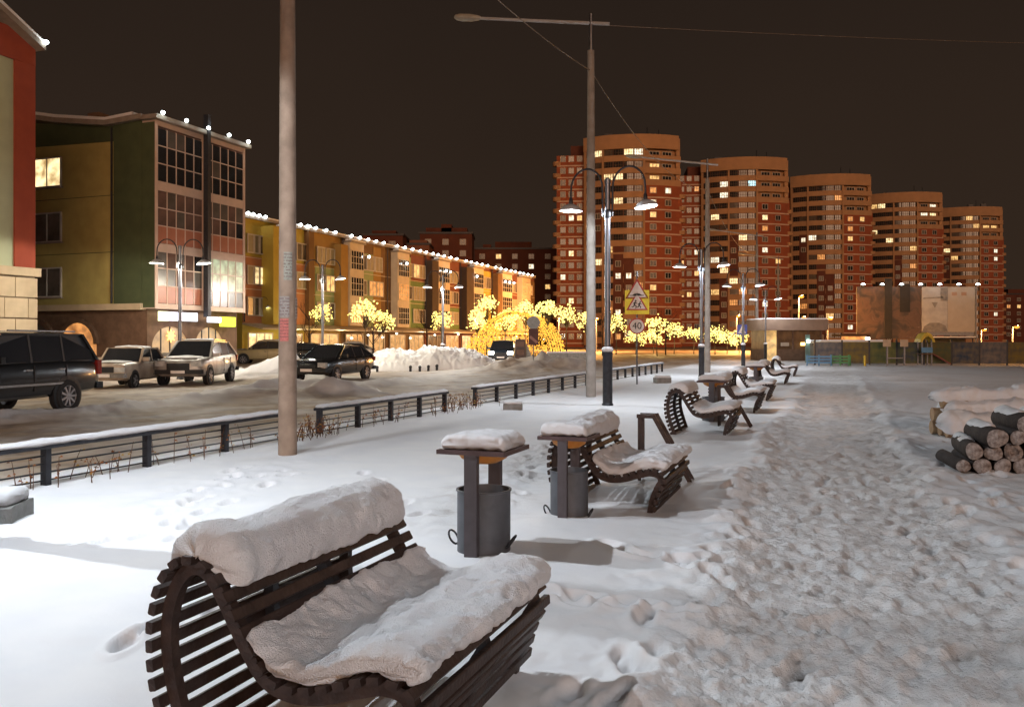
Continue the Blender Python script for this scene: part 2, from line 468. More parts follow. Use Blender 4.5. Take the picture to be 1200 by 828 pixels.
def build_ground():
    rad = [0.35]
    while rad[-1] < 900:
        r = rad[-1]
        rad.append(r * (1.0046 if r < 20 else 1.012 if r < 60 else 1.05) if r > 1.2 else r * 1.02)
    rad = np.array(rad)
    fine = np.arange(-42, 42.01, 0.20)
    side_r = np.arange(42.8, 100, 0.9); back = np.arange(100, 260, 6.0); side_l = np.arange(260, 318, 0.9)
    ang = np.radians(np.concatenate([fine, side_r, back, side_l]))
    na, nr = len(ang), len(rad)
    RR, AA = np.meshgrid(rad, ang, indexing='ij')
    X = RR * np.sin(AA); Y = RR * np.cos(AA)
    H = height(X, Y)
    u, v = uv_of(X, Y)
    for (su, sv, a, d) in stamps:
        sel = (np.abs(u - su) < .35) & (np.abs(v - sv) < .35)
        if not sel.any(): continue
        du, dv = u[sel] - su, v[sel] - sv
        a1 = (du * math.cos(a) + dv * math.sin(a)) / .15
        a2 = (-du * math.sin(a) + dv * math.cos(a)) / .062
        q = np.sqrt(a1 ** 2 + a2 ** 2)
        H[sel] += -d * (1 - sstep(.65, 1.15, q)) + .25 * d * np.exp(-((q - 1.45) / .35) ** 2)
    fade = sstep(90, 160, RR); H = H * (1 - fade)
    V = np.stack([X, Y, H], -1).reshape(-1, 3)
    V = np.vstack([V, [[0, 0, float(H[0].mean())]]])
    i = np.arange(nr - 1)[:, None]; j = np.arange(na)[None, :]; j2 = (j + 1) % na
    q = np.stack([i * na + j, i * na + j2, (i + 1) * na + j2, (i + 1) * na + j], -1).reshape(-1, 4)[:, ::-1]
    nq = len(q)
    tri = np.stack([np.full(na, len(V) - 1), (np.arange(na) + 1) % na, np.arange(na)], -1)
    loops = np.concatenate([q.ravel(), tri.ravel()])
    me = bpy.data.meshes.new('ground')
    me.vertices.add(len(V)); me.vertices.foreach_set('co', V.ravel())
    me.loops.add(len(loops)); me.loops.foreach_set('vertex_index', loops.astype(np.int32))
    me.polygons.add(nq + na)
    me.polygons.foreach_set('loop_start', np.concatenate([np.arange(nq) * 4, nq * 4 + np.arange(na) * 3]).astype(np.int32))
    me.polygons.foreach_set('use_smooth', np.ones(nq + na, bool))
    me.update(calc_edges=True); me.validate()
    tr, sl = masks(V[:, 0], V[:, 1])
    for nm, arr in (('trampled', tr), ('slush', sl)):
        a = me.attributes.new(nm, 'FLOAT', 'POINT'); a.data.foreach_set('value', arr.astype(np.float32))
    me.materials.append(ground_material())
    o = link('ground', me); o['kind'] = 'structure'
    return o
build_ground()

# ------------------------------------------------------------------ apartment house at the left, four storeys with a glazed bay
def window_mesh(name, w, h, pane, frame=FRAME_W, cols=2, rows=1, bar=0.07, depth=0.10):
    """window lying in the local xz plane, facing -y; origin at its lower left corner"""
    mb = MB()
    mb.box(0, w, -depth, 0, 0, bar); mb.box(0, w, -depth, 0, h - bar, h)
    mb.box(0, bar, -depth, 0, bar, h - bar); mb.box(w - bar, w, -depth, 0, bar, h - bar)
    for c in range(1, cols):
        x = w * c / cols; mb.box(x - bar * .4, x + bar * .4, -depth * .9, 0, bar, h - bar)
    for r in range(1, rows):
        z = h * r / rows; mb.box(bar, w - bar, -depth * .8, 0, z - bar * .35, z + bar * .35)
    mb.box(bar, w - bar, -depth * .45, -.005, bar, h - bar, 1)
    return mb.mesh(name, [frame, pane])
WIN = {}
def win(key, w, h, pane, **k):
    kk = (key, round(w, 2), round(h, 2), pane.name)
    if kk not in WIN: WIN[kk] = window_mesh('window', w, h, pane, **k)
    return WIN[kk]

OLIVE = mat('olive_plaster', (0.46, 0.38, 0.13), (0.40, 0.325, 0.11), 1.5, 0.85, bump=0.1)
GREEN_D = mat('dark_green_plaster', (0.075, 0.095, 0.045), (0.06, 0.078, 0.038), 1.5, 0.85, bump=0.1)
BROWN_D = mat('dark_brown_stone', (0.16, 0.095, 0.06), (0.11, 0.065, 0.042), 2.5, 0.85, bump=0.2)
PALE_GREEN = mat('pale_green_plaster', (0.50, 0.55, 0.37), (0.45, 0.49, 0.33), 1.5, 0.85)
RED_PL = mat('red_plaster', (0.36, 0.075, 0.04), (0.30, 0.06, 0.035), 1.5, 0.85)
BEIGE = mat('beige_stone', (0.55, 0.44, 0.30), (0.46, 0.37, 0.25), 2.0, 0.8, bump=0.1)
PINK_BEIGE = mat('bay_frame', (0.66, 0.50, 0.42), (0.58, 0.44, 0.36), 2.0, 0.6)
ROOF_METAL = mat('roof_edge', (0.30, 0.26, 0.22), (0.24, 0.2, 0.17), 3, 0.6)
BAY_RED = mat('bay_panel_red', (0.44, 0.17, 0.10), (0.36, 0.13, 0.08), 2, 0.3)
BAY_PANE = mat('bay_pane', (0.09, 0.06, 0.05), (0.22, 0.13, 0.10), 0.9, 0.12, spec=0.7)  # paler tone puts the sky reflected in the glazing into the colour
BAY_LIT = lit_window('bay_lit', (0.72, 0.92, 0.62), 0.6)

LED_ME = MB().lathe([(.03, -.10), (.09, -.05), (.105, 0), (.09, .05), (.03, .09)], 8).mesh('roof_light', [LED_WHITE], 60)
LED_ME_FAR = MB().lathe([(.04, -.17), (.14, -.08), (.17, 0), (.14, .08), (.04, .15)], 6).mesh('roof_light', [LED_WHITE], 60)

def house_with_bay():
    b0 = pt(34.0, 32.0)
    t = thing('apartment_house', 'olive and dark green four storey house with tall glazed corner bay and shop signs', 'house', b0, PHI)
    t.scale = (.945, 1, .977)
    # local: x along the street (away), y back from the street. side wall faces -x
    W = 0.8
    mb = MB(); mb.box(0, 7.8, W, 16, 3.6, 12.9); mb.build('wall', OLIVE, t)
    MB().box(-.06, 0, W, 2.65, 3.62, 13.2).build('wall_panel', GREEN_D, t)
    MB().prism([(2.65, 12.2), (9, 12.35), (16, 13.9), (16, 14.6), (2.65, 13.0)][::1], -.05, 0, 'x').build('wall_panel', GREEN_D, t)
    # roof, its edge slopes up to the back
    rf = MB(); rf.prism([(W - .2, 13.15), (3.0, 13.02), (6.5, 13.5), (10, 14.2), (16, 15.2), (16, 15.5), (10, 14.45), (6.5, 13.75), (3.0, 13.28), (W - .2, 13.4)], -.35, 7.9, 'x')
    r = rf.build('roof', ROOF_METAL, t)
    MB().prism([(W + .4, 13.41), (3.0, 13.29), (6.5, 13.76), (10, 14.46), (16, 15.52), (16, 15.66), (10, 14.62), (6.5, 13.93), (3.0, 13.44), (W + .4, 13.56)], -.3, 7.6, 'x').build('snow_cover', SNOW, r)
    MB().box(2.5, 3.3, 6.2, 7.0, 13.8, 14.7).build('chimney', BROWN_D, r)
    # ground floor with arched openings
    g = MB()
    g.box(.2, 7.6, W, 16, 0, 3.58)
    g.build('ground_floor', BROWN_D, t)
    MB().box(-.25, .2, W - .05, 16, 3.3, 3.62).build('ledge', BEIGE, t)
    for k, y in enumerate((5.2, 8.2)):
        a = MB(); n = 12; w, hz = 1.15, 1.5
        poly = [(y - w, .1), (y + w, .1)] + [(y + w * math.cos(math.pi * i / n), hz + w * math.sin(math.pi * i / n)) for i in range(n + 1)]
        a.prism(poly, .06, .195, 'x'); a.build('arch_window', [LIT[3] if k == 0 else CURTAIN], t)
        a2 = MB()
        outer = [(y + (w + .22) * math.cos(math.pi * i / n), hz + (w + .22) * math.sin(math.pi * i / n)) for i in range(n + 1)]
        inner = [(y + w * math.cos(math.pi * i / n), hz + w * math.sin(math.pi * i / n)) for i in range(n + 1)]
        vs = [(-.02, a_, c_) for a_, c_ in outer + inner] + [(.19, a_, c_) for a_, c_ in outer + inner]
        m = n + 1; fs = []
        for i in range(n):
            fs += [(i, i+1, m+i+1, m+i), (2*m+i, 2*m+i+1, i+1, i), (m+i, m+i+1, 3*m+i+1, 3*m+i)]
        a2.add(vs, fs); a2.build('arch_trim', BROWN_D, t)
    # windows of the side wall (photo columns 42..78)
    for z, lit in ((10.05, True), (7.05, False), (4.05, False)):
        me = win('side', 2.05, 1.62, LIT[1] if lit else CURTAIN)
        o = link('window', me, t, (-.005, 8.28, z), (0, 0, -math.pi / 2))
        sl = MB().box(6.15, 8.35, -.16, .0, z - .07, z - .01)
        sl.v = [(q[1], q[0], q[2]) for q in sl.v]; sl.build('window_sill', ROOF_METAL, t)
    for z in (6.35, 9.35):
        MB().box(-.012, .0, 2.66, 15.9, z, z + .035).build('wall_joint', GREEN_D, t)
    MB().tube([(-.1, 2.75, 3.65), (-.1, 2.75, 12.9)], .055, 8).build('drainpipe', DARK_STEEL, t)
    # bay
    bay = MB(); bay.box(.06, 7.36, .06, W + .3, 3.5, 12.95); bay.build('bay_core', BAY_PANE, t)
    fr = MB()
    fr.box(-.02, .16, -.05, W, 3.35, 13.1); fr.box(7.25, 7.42, -.05, W, 3.35, 13.1); fr.box(3.62, 3.78, -.04, .06, 3.35, 13.1)
    for z0, z1 in ((3.35, 3.62), (6.3, 6.75), (9.5, 9.98), (12.85, 13.1)): fr.box(.16, 3.62, -.03, .06, z0, z1); fr.box(3.78, 7.25, -.03, .06, z0, z1)
    fr.build('bay_frame', PINK_BEIGE, t)
    MB().box(-.03, .0, .0, W, 3.4, 13.0).build('bay_side', GREEN_D, t)
    MB().box(-.3, 7.6, -.35, W, 13.11, 13.33).build('bay_cornice', ROOF_METAL, t)
    pw = (3.62 - .16) / 5
    pane = {}
    for key, m in (('d', GLASS), ('r', BAY_RED), ('m', BAY_PANE), ('l', BAY_LIT), ('c', CURTAIN)):
        for h in (.92, .80):
            pane[key, h] = MB().box(.03, pw - .03, -.02, .05, .03, h - .03).mesh('pane', [m])
    mull = MB().box(-.028, .028, -.04, .05, 0, 2.76).mesh('mullion', [PINK_BEIGE])
    mullh = MB().box(0, 3.46, -.035, .05, -.028, .028).mesh('mullion', [PINK_BEIGE])
    random.seed(11)
    for si, (zb, rows) in enumerate(((3.62, 3), (6.75, 3), (9.98, 3))):
        hh = .92
        for half, xb in enumerate((.16, 3.78)):
            for c in range(5):
                for rr in range(rows):
                    if si == 0 and half == 1: key = 'l' if rr > 0 else 'c'
                    elif si == 2: key = 'd' if random.random() < .75 else 'c'
                    else: key = 'r' if rr == 0 else random.choice('mmdc')
                    link('pane', pane[key, hh], t, (xb + c * pw, 0, zb + rr * hh))
                if c: link('mullion', mull, t, (xb + c * pw, 0, zb))
            for rr in range(1, rows): link('mullion', mullh, t, (xb, 0, zb + rr * hh))
    MB().box(3.60, 3.86, -.42, -.12, 3.0, 14.2).build('downpipe', DARK_STEEL, t)
    # street front of the ground floor: two shop windows under lit signs
    ff = MB()
    for x0, x1 in ((.2, .55), (3.3, 3.9), (6.3, 7.6)): ff.box(x0, x1, W - .12, W, 0, 3.5)
    ff.box(.55, 3.3, W - .12, W, 2.55, 3.5); ff.box(3.9, 6.3, W - .12, W, 2.55, 3.5)
    ff.build('shop_front', BROWN_D, t)
    for x0, x1 in ((.55, 3.3), (3.9, 6.3)):
        MB().box(x0, x1, W - .06, W - .01, .35, 2.55).build('shop_window', lit_window('shop_room', (1.0, .55, .18), .42), t)
        MB().box(x0, x1, W - .10, W - .02, 0, .34).build('shop_sill', BROWN_D, t)
        for q in (.25, .5, .75):
            xm = x0 + (x1 - x0) * q
            MB().box(xm - .035, xm + .035, W - .1, W - .061, .35, 2.55).build('shop_mullion', DARK_STEEL, t)
        # spandrels turn the opening into an arch
        n = 10; xm, wv = (x0 + x1) / 2, (x1 - x0) / 2
        for sg_ in (-1, 1):
            poly = [(xm + sg_ * wv, 1.35)] + [(xm + sg_ * wv * math.cos(math.pi / 2 * i / n), 1.35 + 1.1 * math.sin(math.pi / 2 * i / n)) for i in range(1, n + 1)] + [(xm, 2.55), (xm + sg_ * wv, 2.55)]
            MB().prism(poly, W - .115, W - .102, 'y').build('arch_spandrel', BROWN_D, t)
    # star hung in the first window
    st = MB(); pl = []
    for i in range(16):
        rr = .36 if i % 2 == 0 else .17
        pl.append((1.9 + rr * math.sin(math.pi * i / 8), 1.95 + rr * math.cos(math.pi * i / 8)))
    st.prism(pl, W - .2, W - .14, 'y'); st.build('window_star', glow('star_glow', (1.0, .55, .16), 3.0), t)
    sg = MB().box(.35, .95, -.02, .12, 2.72, 3.22).build('sign_block', glow('sign_cream', (1.0, 1.0, .55), 2.6), t)
    MB().box(.95, 3.25, -.02, .12, 2.75, 3.2).build('shop_sign', glow('sign_white', (.86, .88, 1.0), 3.2), t)
    MB().box(4.2, 5.25, -.02, .12, 2.72, 3.02).build('shop_sign', MATS['sign_white'], t)
    MB().box(5.27, 6.55, -.03, .12, 2.5, 3.05).build('shop_sign', glow('sign_yellow', (.92, .98, .08), 2.0), t)
    light('AREA', 'sign_light', t, (2.0, -.1, 2.9), 26, (.9, .92, 1), 0.9, (R(-60), 0, 0))
    light('AREA', 'sign_light', t, (5.9, -.15, 2.7), 22, (.9, 1, .15), 0.8, (R(-60), 0, 0))
    for i in range(5):
        link('roof_light', LED_ME, t, (.1 + i * 1.78, -.42, 13.45))
    for i in (0, 2, 4):
        light('POINT', 'roof_glow', t, (.1 + i * 1.78, -.75, 13.5), 14, (.85, 1, .95), .1)
    return t
house_with_bay()

def house_at_left_edge():
    t = thing('corner_house', 'pale green and red house end cut by the left edge of the picture', 'house', pt(26.8, 31.7), PHI)
    MB().box(-9, 0, .1, 12, 4.7, 13.6).build('wall', PALE_GREEN, t)
    MB().box(-.92, .06, .02, 12.05, 4.7, 13.9).build('wall_panel', RED_PL, t)
    MB().box(-9, .05, .0, .12, 13.3, 14.6).build('wall_panel', RED_PL, t)
    rf = MB(); rf.prism([(-9, 17.0), (-5, 16.2), (-2.0, 14.95), (.12, 13.95), (.12, 14.2), (-2.0, 15.2), (-5, 16.5), (-9, 17.3)], -.5, 12, 'y')
    r = rf.build('roof', ROOF_METAL, t)
    MB().prism([(-9, 17.32), (-5, 16.52), (-2.0, 15.22), (.1, 14.22), (.1, 14.35), (-2.0, 15.4), (-5, 16.7), (-9, 17.5)], -.45, 11.9, 'y').build('snow_cover', SNOW, r)
    MB().box(-9, .12, -.25, 12, 4.35, 4.7).build('ledge', BEIGE, t)
    # large stone blocks of the base
    random.seed(3)
    MB().box(-9, .1, .1, 12, 0, 4.34).build('base_wall', mat('mortar', (.25, .19, .13), None, 4, .9), t)
    bl = {}
    for rr in range(5):
        x = -4.2 - (.5 if rr % 2 else 0)
        while x < .12:
            w = 1.1; x1 = min(x + w, .16)
            k = round(x1 - x, 2)
            if k > .2:
                if k not in bl: bl[k] = MB().box(.02, k - .02, 0, .12, .02, .82).mesh('stone_block', [BEIGE])
                link('stone_block', bl[k], t, (x, 0, rr * .865))
            x += w
        if 1:
            if 'e' not in bl: bl['e'] = MB().box(0, .12, .02, 1.06, .02, .82).mesh('stone_block', [BEIGE])
            for k in range(5): link('stone_block', bl['e'], t, (.12, .1 + k * 1.1, rr * .865))
    link('roof_light', LED_ME, t, (.05, -.6, 14.25))
    light('POINT', 'roof_glow', t, (.5, -1.0, 14.7), 12, (.85, 1, .95), .1)
house_at_left_edge()

# ------------------------------------------------------------------ long terrace of houses across the square
ROW_V = 54.0
def u_on(px, v):
    q = (px - 600.0) / F_PX
    return v * (DY + DX * q) / (DX - DY * q)
C = {
    'yellow': mat('yellow_plaster', (0.495, 0.386, 0.072), (0.438, 0.333, 0.062), 1, .85), 'pink': mat('salmon_plaster', (0.457, 0.204, 0.104), (0.399, 0.172, 0.088), 1, .85),
    'ochre': mat('ochre_plaster', (0.342, 0.204, 0.057), (0.295, 0.172, 0.050), 1, .85), 'brown': mat('brown_plaster', (0.190, 0.107, 0.047), (0.152, 0.086, 0.038), 1, .85),
    'green': mat('sage_plaster', (0.304, 0.365, 0.176), (0.267, 0.322, 0.156), 1, .85), 'leaf': mat('leaf_green_plaster', (0.161, 0.236, 0.093), (0.133, 0.199, 0.077), 1, .85),
    'maroon': mat('maroon_plaster', (0.190, 0.070, 0.047), (0.161, 0.059, 0.039), 1, .85), 'dark': mat('umber_plaster', (0.071, 0.048, 0.034), (0.057, 0.039, 0.029), 1, .85),
    'cream': mat('cream_trim', (0.634, 0.537, 0.415), (0.549, 0.464, 0.354), 1, .8),
}
SHOP1 = lit_window('shop_warm', (1.0, .75, .38), 1.1)
SHOP2 = lit_window('shop_dim', (1.0, .58, .22), .5)
CANOPY_LAMP = MB().lathe([(.03, -.13), (.14, -.06), (.17, 0), (.14, .06), (.03, .12)], 8).mesh('canopy_lamp', [glow('canopy_white', (1, .95, .8), 4)], 60)
def row_house(name, label, px0, px1, panels, bays, wins, leds, led_low=(), H=13.7):
    """panels: (px0, px1, z0, z1, colour, proud); bays: (px0, px1); wins: (px, z, kind)"""
    u0, u1 = u_on(px0, ROW_V), u_on(px1, ROW_V)
    t = thing(name, label, 'house', pt(u0, ROW_V), PHI, None)
    X = lambda px: u_on(px, ROW_V) - u0
    L = u1 - u0
    MB().box(0, L - .05, 0, 13, 0, H).build('wall', C[panels[0][4]], t)
    MB().box(-.1, L - .02, -.35, 13, H + .003, H + .3).build('roof', ROOF_METAL, t)
    MB().box(-.08, L - .05, -.3, 12.8, H + .303, H + .45).build('snow_cover', SNOW, t)
    k = 0
    for a, b, z0, z1, c, pr in panels[1:]:
        k += 1
        MB().box(X(a), X(b) - .01, -.06 - pr - .004 * k, .02, z0, z1).build('wall_panel', C[c], t)
    for a, b in bays:
        xa, xb = X(a), X(b); w = xb - xa
        bo = MB(); bo.box(xa, xb, -1.0, 0, 3.4, H - .5); bo.build('bay', C['cream'], t)
        for si in range(3):
            lit = random.random() < .14
            me = win('bay', w - .3, 2.3, LIT[3] if lit else GLASS, cols=5, rows=3, bar=.09, frame=C['cream'])
            link('window', me, t, (xa + .15, -1.003, 3.75 + si * 3.15))
        MB().box(xa - .15, xb + .15, -1.25, 0, H - .5, H - .28).build('bay_roof', ROOF_METAL, t)
        MB().box(xa - .1, xb + .1, -1.2, -.4, H - .277, H - .12).build('snow_cover', SNOW, t)
    for p, z, kind in wins:
        m = {'l': LIT[0], 'o': LIT[3], 'd': CURTAIN, 'y': LIT[1], 'c': mat('pale_curtain', (.34, .30, .2), (.28, .24, .17), .8, .5)}[kind]
        link('window', win('row', 1.9, 1.9, m, bar=.12), t, (X(p), -.14, z))
    for p in leds: link('roof_light', LED_ME_FAR, t, (X(p), -.5, H + .42))
    for p in led_low: link('roof_light', LED_ME_FAR, t, (X(p), -1.5, H - 1.9))
    for z in (6.72, 9.86): MB().box(0, L - .06, -.085, .0, z, z + .07).build('string_course', C['cream'], t)
    MB().tube([(.12, -.16, 3.5), (.12, -.16, H)], .07, 6).build('drainpipe', DARK_STEEL, t)
    # shops under a continuous canopy
    MB().prism([(-2.4, 2.75), (0, 3.25), (0, 3.4), (-2.4, 2.9)], 0, L - .05, 'x').build('canopy', C['cream'], t)
    light('POINT', 'canopy_light', t, (L / 2, -3.2, 2.5), 190, (1, .88, .58), .3)
    for i in range(max(2, int(L / 3.2))):
        if random.random() < .6: link('canopy_lamp', CANOPY_LAMP, t, (L * (i + .5) / max(2, int(L / 3.2)), -2.55, random.uniform(1.9, 2.6)))
    n = max(1, int(L / 4))
    for i in range(n):
        xx = L * (i + .12) / n
        link('shop_window', win('shop', L / n * .76, 2.2, random.choice([SHOP1, SHOP2, SHOP2, CURTAIN]), cols=3, bar=.1), t, (xx, -.14, .25))
    return t
random.seed(5)
Z3, Z2, Z1 = 10.3, 7.2, 4.1
row_house('terrace_house', 'yellow and salmon terrace house next to the glazed corner bay', 284, 356.5,
    [(0,0,0,0,'yellow',0), (284,306,3.4,10.0,'pink',0), (306,320,3.3,13.2,'yellow',1.4), (326,357,3.4,10.0,'pink',0)],
    [(320.5, 327)], [(288,Z3,'c'),(296,Z3,'d'),(288,Z2,'c'),(296,Z2,'y'),(288,Z1,'d'),(296,Z1,'c'),(332,Z3,'c'),(346,Z3,'d'),(332,Z2,'c'),(346,Z2,'c'),(332,Z1,'c')],
    [286,292,299,306.5,340,348,356])
row_house('terrace_house', 'ochre terrace house with sage green lower wall behind the double arm lamp', 357, 399.5,
    [(0,0,0,0,'ochre',0), (357,363,3.3,13.6,'brown',.5), (369,391,3.4,10.0,'green',0), (391,399.5,3.3,12.8,'ochre',.9)],
    [], [(370,Z3,'c'),(380,Z3,'c'),(370,Z2,'d'),(380,Z2,'l'),(370,Z1,'c'),(380,Z1,'d')], [358,366,378,389])
row_house('terrace_house', 'sage green terrace house with brown edges and one glazed bay', 400, 452,
    [(0,0,0,0,'brown',0), (418,437,3.4,12.4,'green',0), (437,446,3.4,13.4,'ochre',0)],
    [(401.5, 418)], [(419,Z3,'d'),(428,Z3,'c'),(438,Z3,'c'),(419,Z2,'d'),(431,Z2,'o'),(439,Z2,'o'),(420,Z1,'c'),(430,Z1,'d')], [408,418,427.6,437,446], (420,))
row_house('terrace_house', 'brown and leaf green terrace house with narrow glazed bay above the snow heap', 452.5, 497,
    [(0,0,0,0,'brown',0), (472,481,3.4,13.0,'green',0), (481,497,9.8,13.4,'maroon',0), (481,497,3.4,9.8,'leaf',0)],
    [(458, 472)], [(474,Z3,'c'),(474,Z2,'d'),(483,Z3,'l'),(490,Z3,'c'),(483,Z2,'c'),(490,Z2,'c'),(483,Z1,'c'),(490,Z1,'d')], [462,471,480,489,496], (465,))
row_house('terrace_house', 'maroon terrace house with dark projecting stair tower and glazed bay', 497.5, 538,
    [(0,0,0,0,'maroon',0), (498,505.5,3.3,13.0,'dark',1.1), (520,537.5,3.4,6.6,'leaf',0)],
    [(506, 520)], [(523,Z3,'c'),(530,Z3,'c'),(523,Z2,'c'),(530,Z2,'d'),(523,Z1,'c'),(530,Z1,'c')], [504,510,517,524.8,532], (512,517))
row_house('terrace_house', 'dark fronted terrace house with yellow corner behind the first glowing blossom tree cluster', 538.5, 575,
    [(0,0,0,0,'maroon',0), (539,547.5,3.3,13.0,'dark',1.1), (561,575,3.4,13.2,'yellow',0)],
    [(548, 560)], [(563,Z3,'c'),(569,Z3,'d'),(563,Z2,'c'),(569,Z2,'c')], [543,549,555.5,562,568.5], (549,))
row_house('terrace_house', 'furthest maroon terrace house with lit roof edge beside the tall brick tower', 575.5, 626,
    [(0,0,0,0,'maroon',0), (576,581.5,3.3,13.0,'brown',1.1), (612,626,3.4,13.0,'brown',0)],
    [(582, 594), (606, 616)], [(597,Z3,'c'),(601,Z3,'d'),(597,Z2,'c'),(601,Z2,'c'),(619,Z3,'o')], [578,584,590,596,601,606.5,611,616,621], (583,588,593))
# ------------------------------------------------------------------ five round-fronted brick towers
BRICK = mat('tower_brick', (.31, .088, .042), (.26, .073, .036), .6, .85)
BRICK_D = mat('tower_brick_dark', (.14, .05, .035), (.11, .04, .028), .6, .85)
BAND = mat('tower_band', (.44, .255, .14), (.38, .22, .12), .5, .8)
LINE = mat('tower_line', (.60, .45, .36), (.52, .38, .30), .5, .7)
RD = 22.3                                    # radius of the round front
TH = math.asin(12.0 / RD)                    # half its angle: 24 m across
SA = TH * .22                                # balconies up to here, brick beyond
YC = RD * math.cos(TH)
def arc_pts(r, a0, a1, n):
    return [(r * math.sin(a0 + (a1 - a0) * i / n), YC - r * math.cos(a0 + (a1 - a0) * i / n)) for i in range(n + 1)]
def arc_wall(r0, r1, a0, a1, z0, z1, n):
    o, i_ = arc_pts(r1, a0, a1, n), arc_pts(r0, a0, a1, n)
    mb = MB(); mb.prism(o + i_[::-1], z0, z1, 'z'); return mb
PARAPET = arc_wall(RD - .6, RD, -TH, SA, 0, 1.5, 12).mesh('balcony_parapet', [BAND], 30)
PARAPET_TOP = arc_wall(RD - .6, RD, SA + .001, TH, 0, 1.5, 8).mesh('balcony_parapet', [BAND], 30)
ARC_LINE = arc_wall(RD - .3, RD + .06, SA + .002, TH, -.16, .16, 8).mesh('floor_line', [LINE], 30)
NP = 6
PW = (SA + TH) / NP
def curved_pane(m):
    mb = MB()
    o, i_ = arc_pts(RD - .28, -PW / 2 + .004, PW / 2 - .004, 3), arc_pts(RD - .4, -PW / 2 + .004, PW / 2 - .004, 3)
    mb.prism(o + i_[::-1], .02, 1.48, 'z', 1)
    o, i_ = arc_pts(RD - .24, -PW / 2 + .005, PW / 2 - .005, 3), arc_pts(RD - .27, -PW / 2 + .005, PW / 2 - .005, 3)
    mb.prism(o + i_[::-1], .62, .69, 'z', 0)
    for q in (-PW / 2 + .006, -PW / 4, 0, PW / 4, PW / 2 - .006):
        x, y = (RD - .25) * math.sin(q), YC - (RD - .25) * math.cos(q)
        mb.box(x - .05, x + .05, y - .04, y + .04, .02, 1.48, 0)
    return mb.mesh('window', [mat('balcony_frame', (.11, .065, .045), None, 2, .6), m])
PANES = {'d': curved_pane(GLASS), 'c': curved_pane(CURTAIN), 'l0': curved_pane(LIT[0]), 'l1': curved_pane(LIT[1]), 'l2': curved_pane(LIT[2]), 'l3': curved_pane(LIT[3]), 'b': curved_pane(LIT_BLUE)}
FIN = MB().box(-.25, .25, -.3, .3, 0, 50).mesh('fin', [BAND])
LWING = 7.0
LINE_L = MB().box(0, LWING, -.14, 0, -.16, .16).mesh('floor_line', [LINE])
BALC = MB().lathe([(.2, 0), (1.15, .1), (1.2, 1.1), (1.08, 1.1), (1.0, .25), (.2, .2)], 14).mesh('corner_balcony', [BAND], 50)
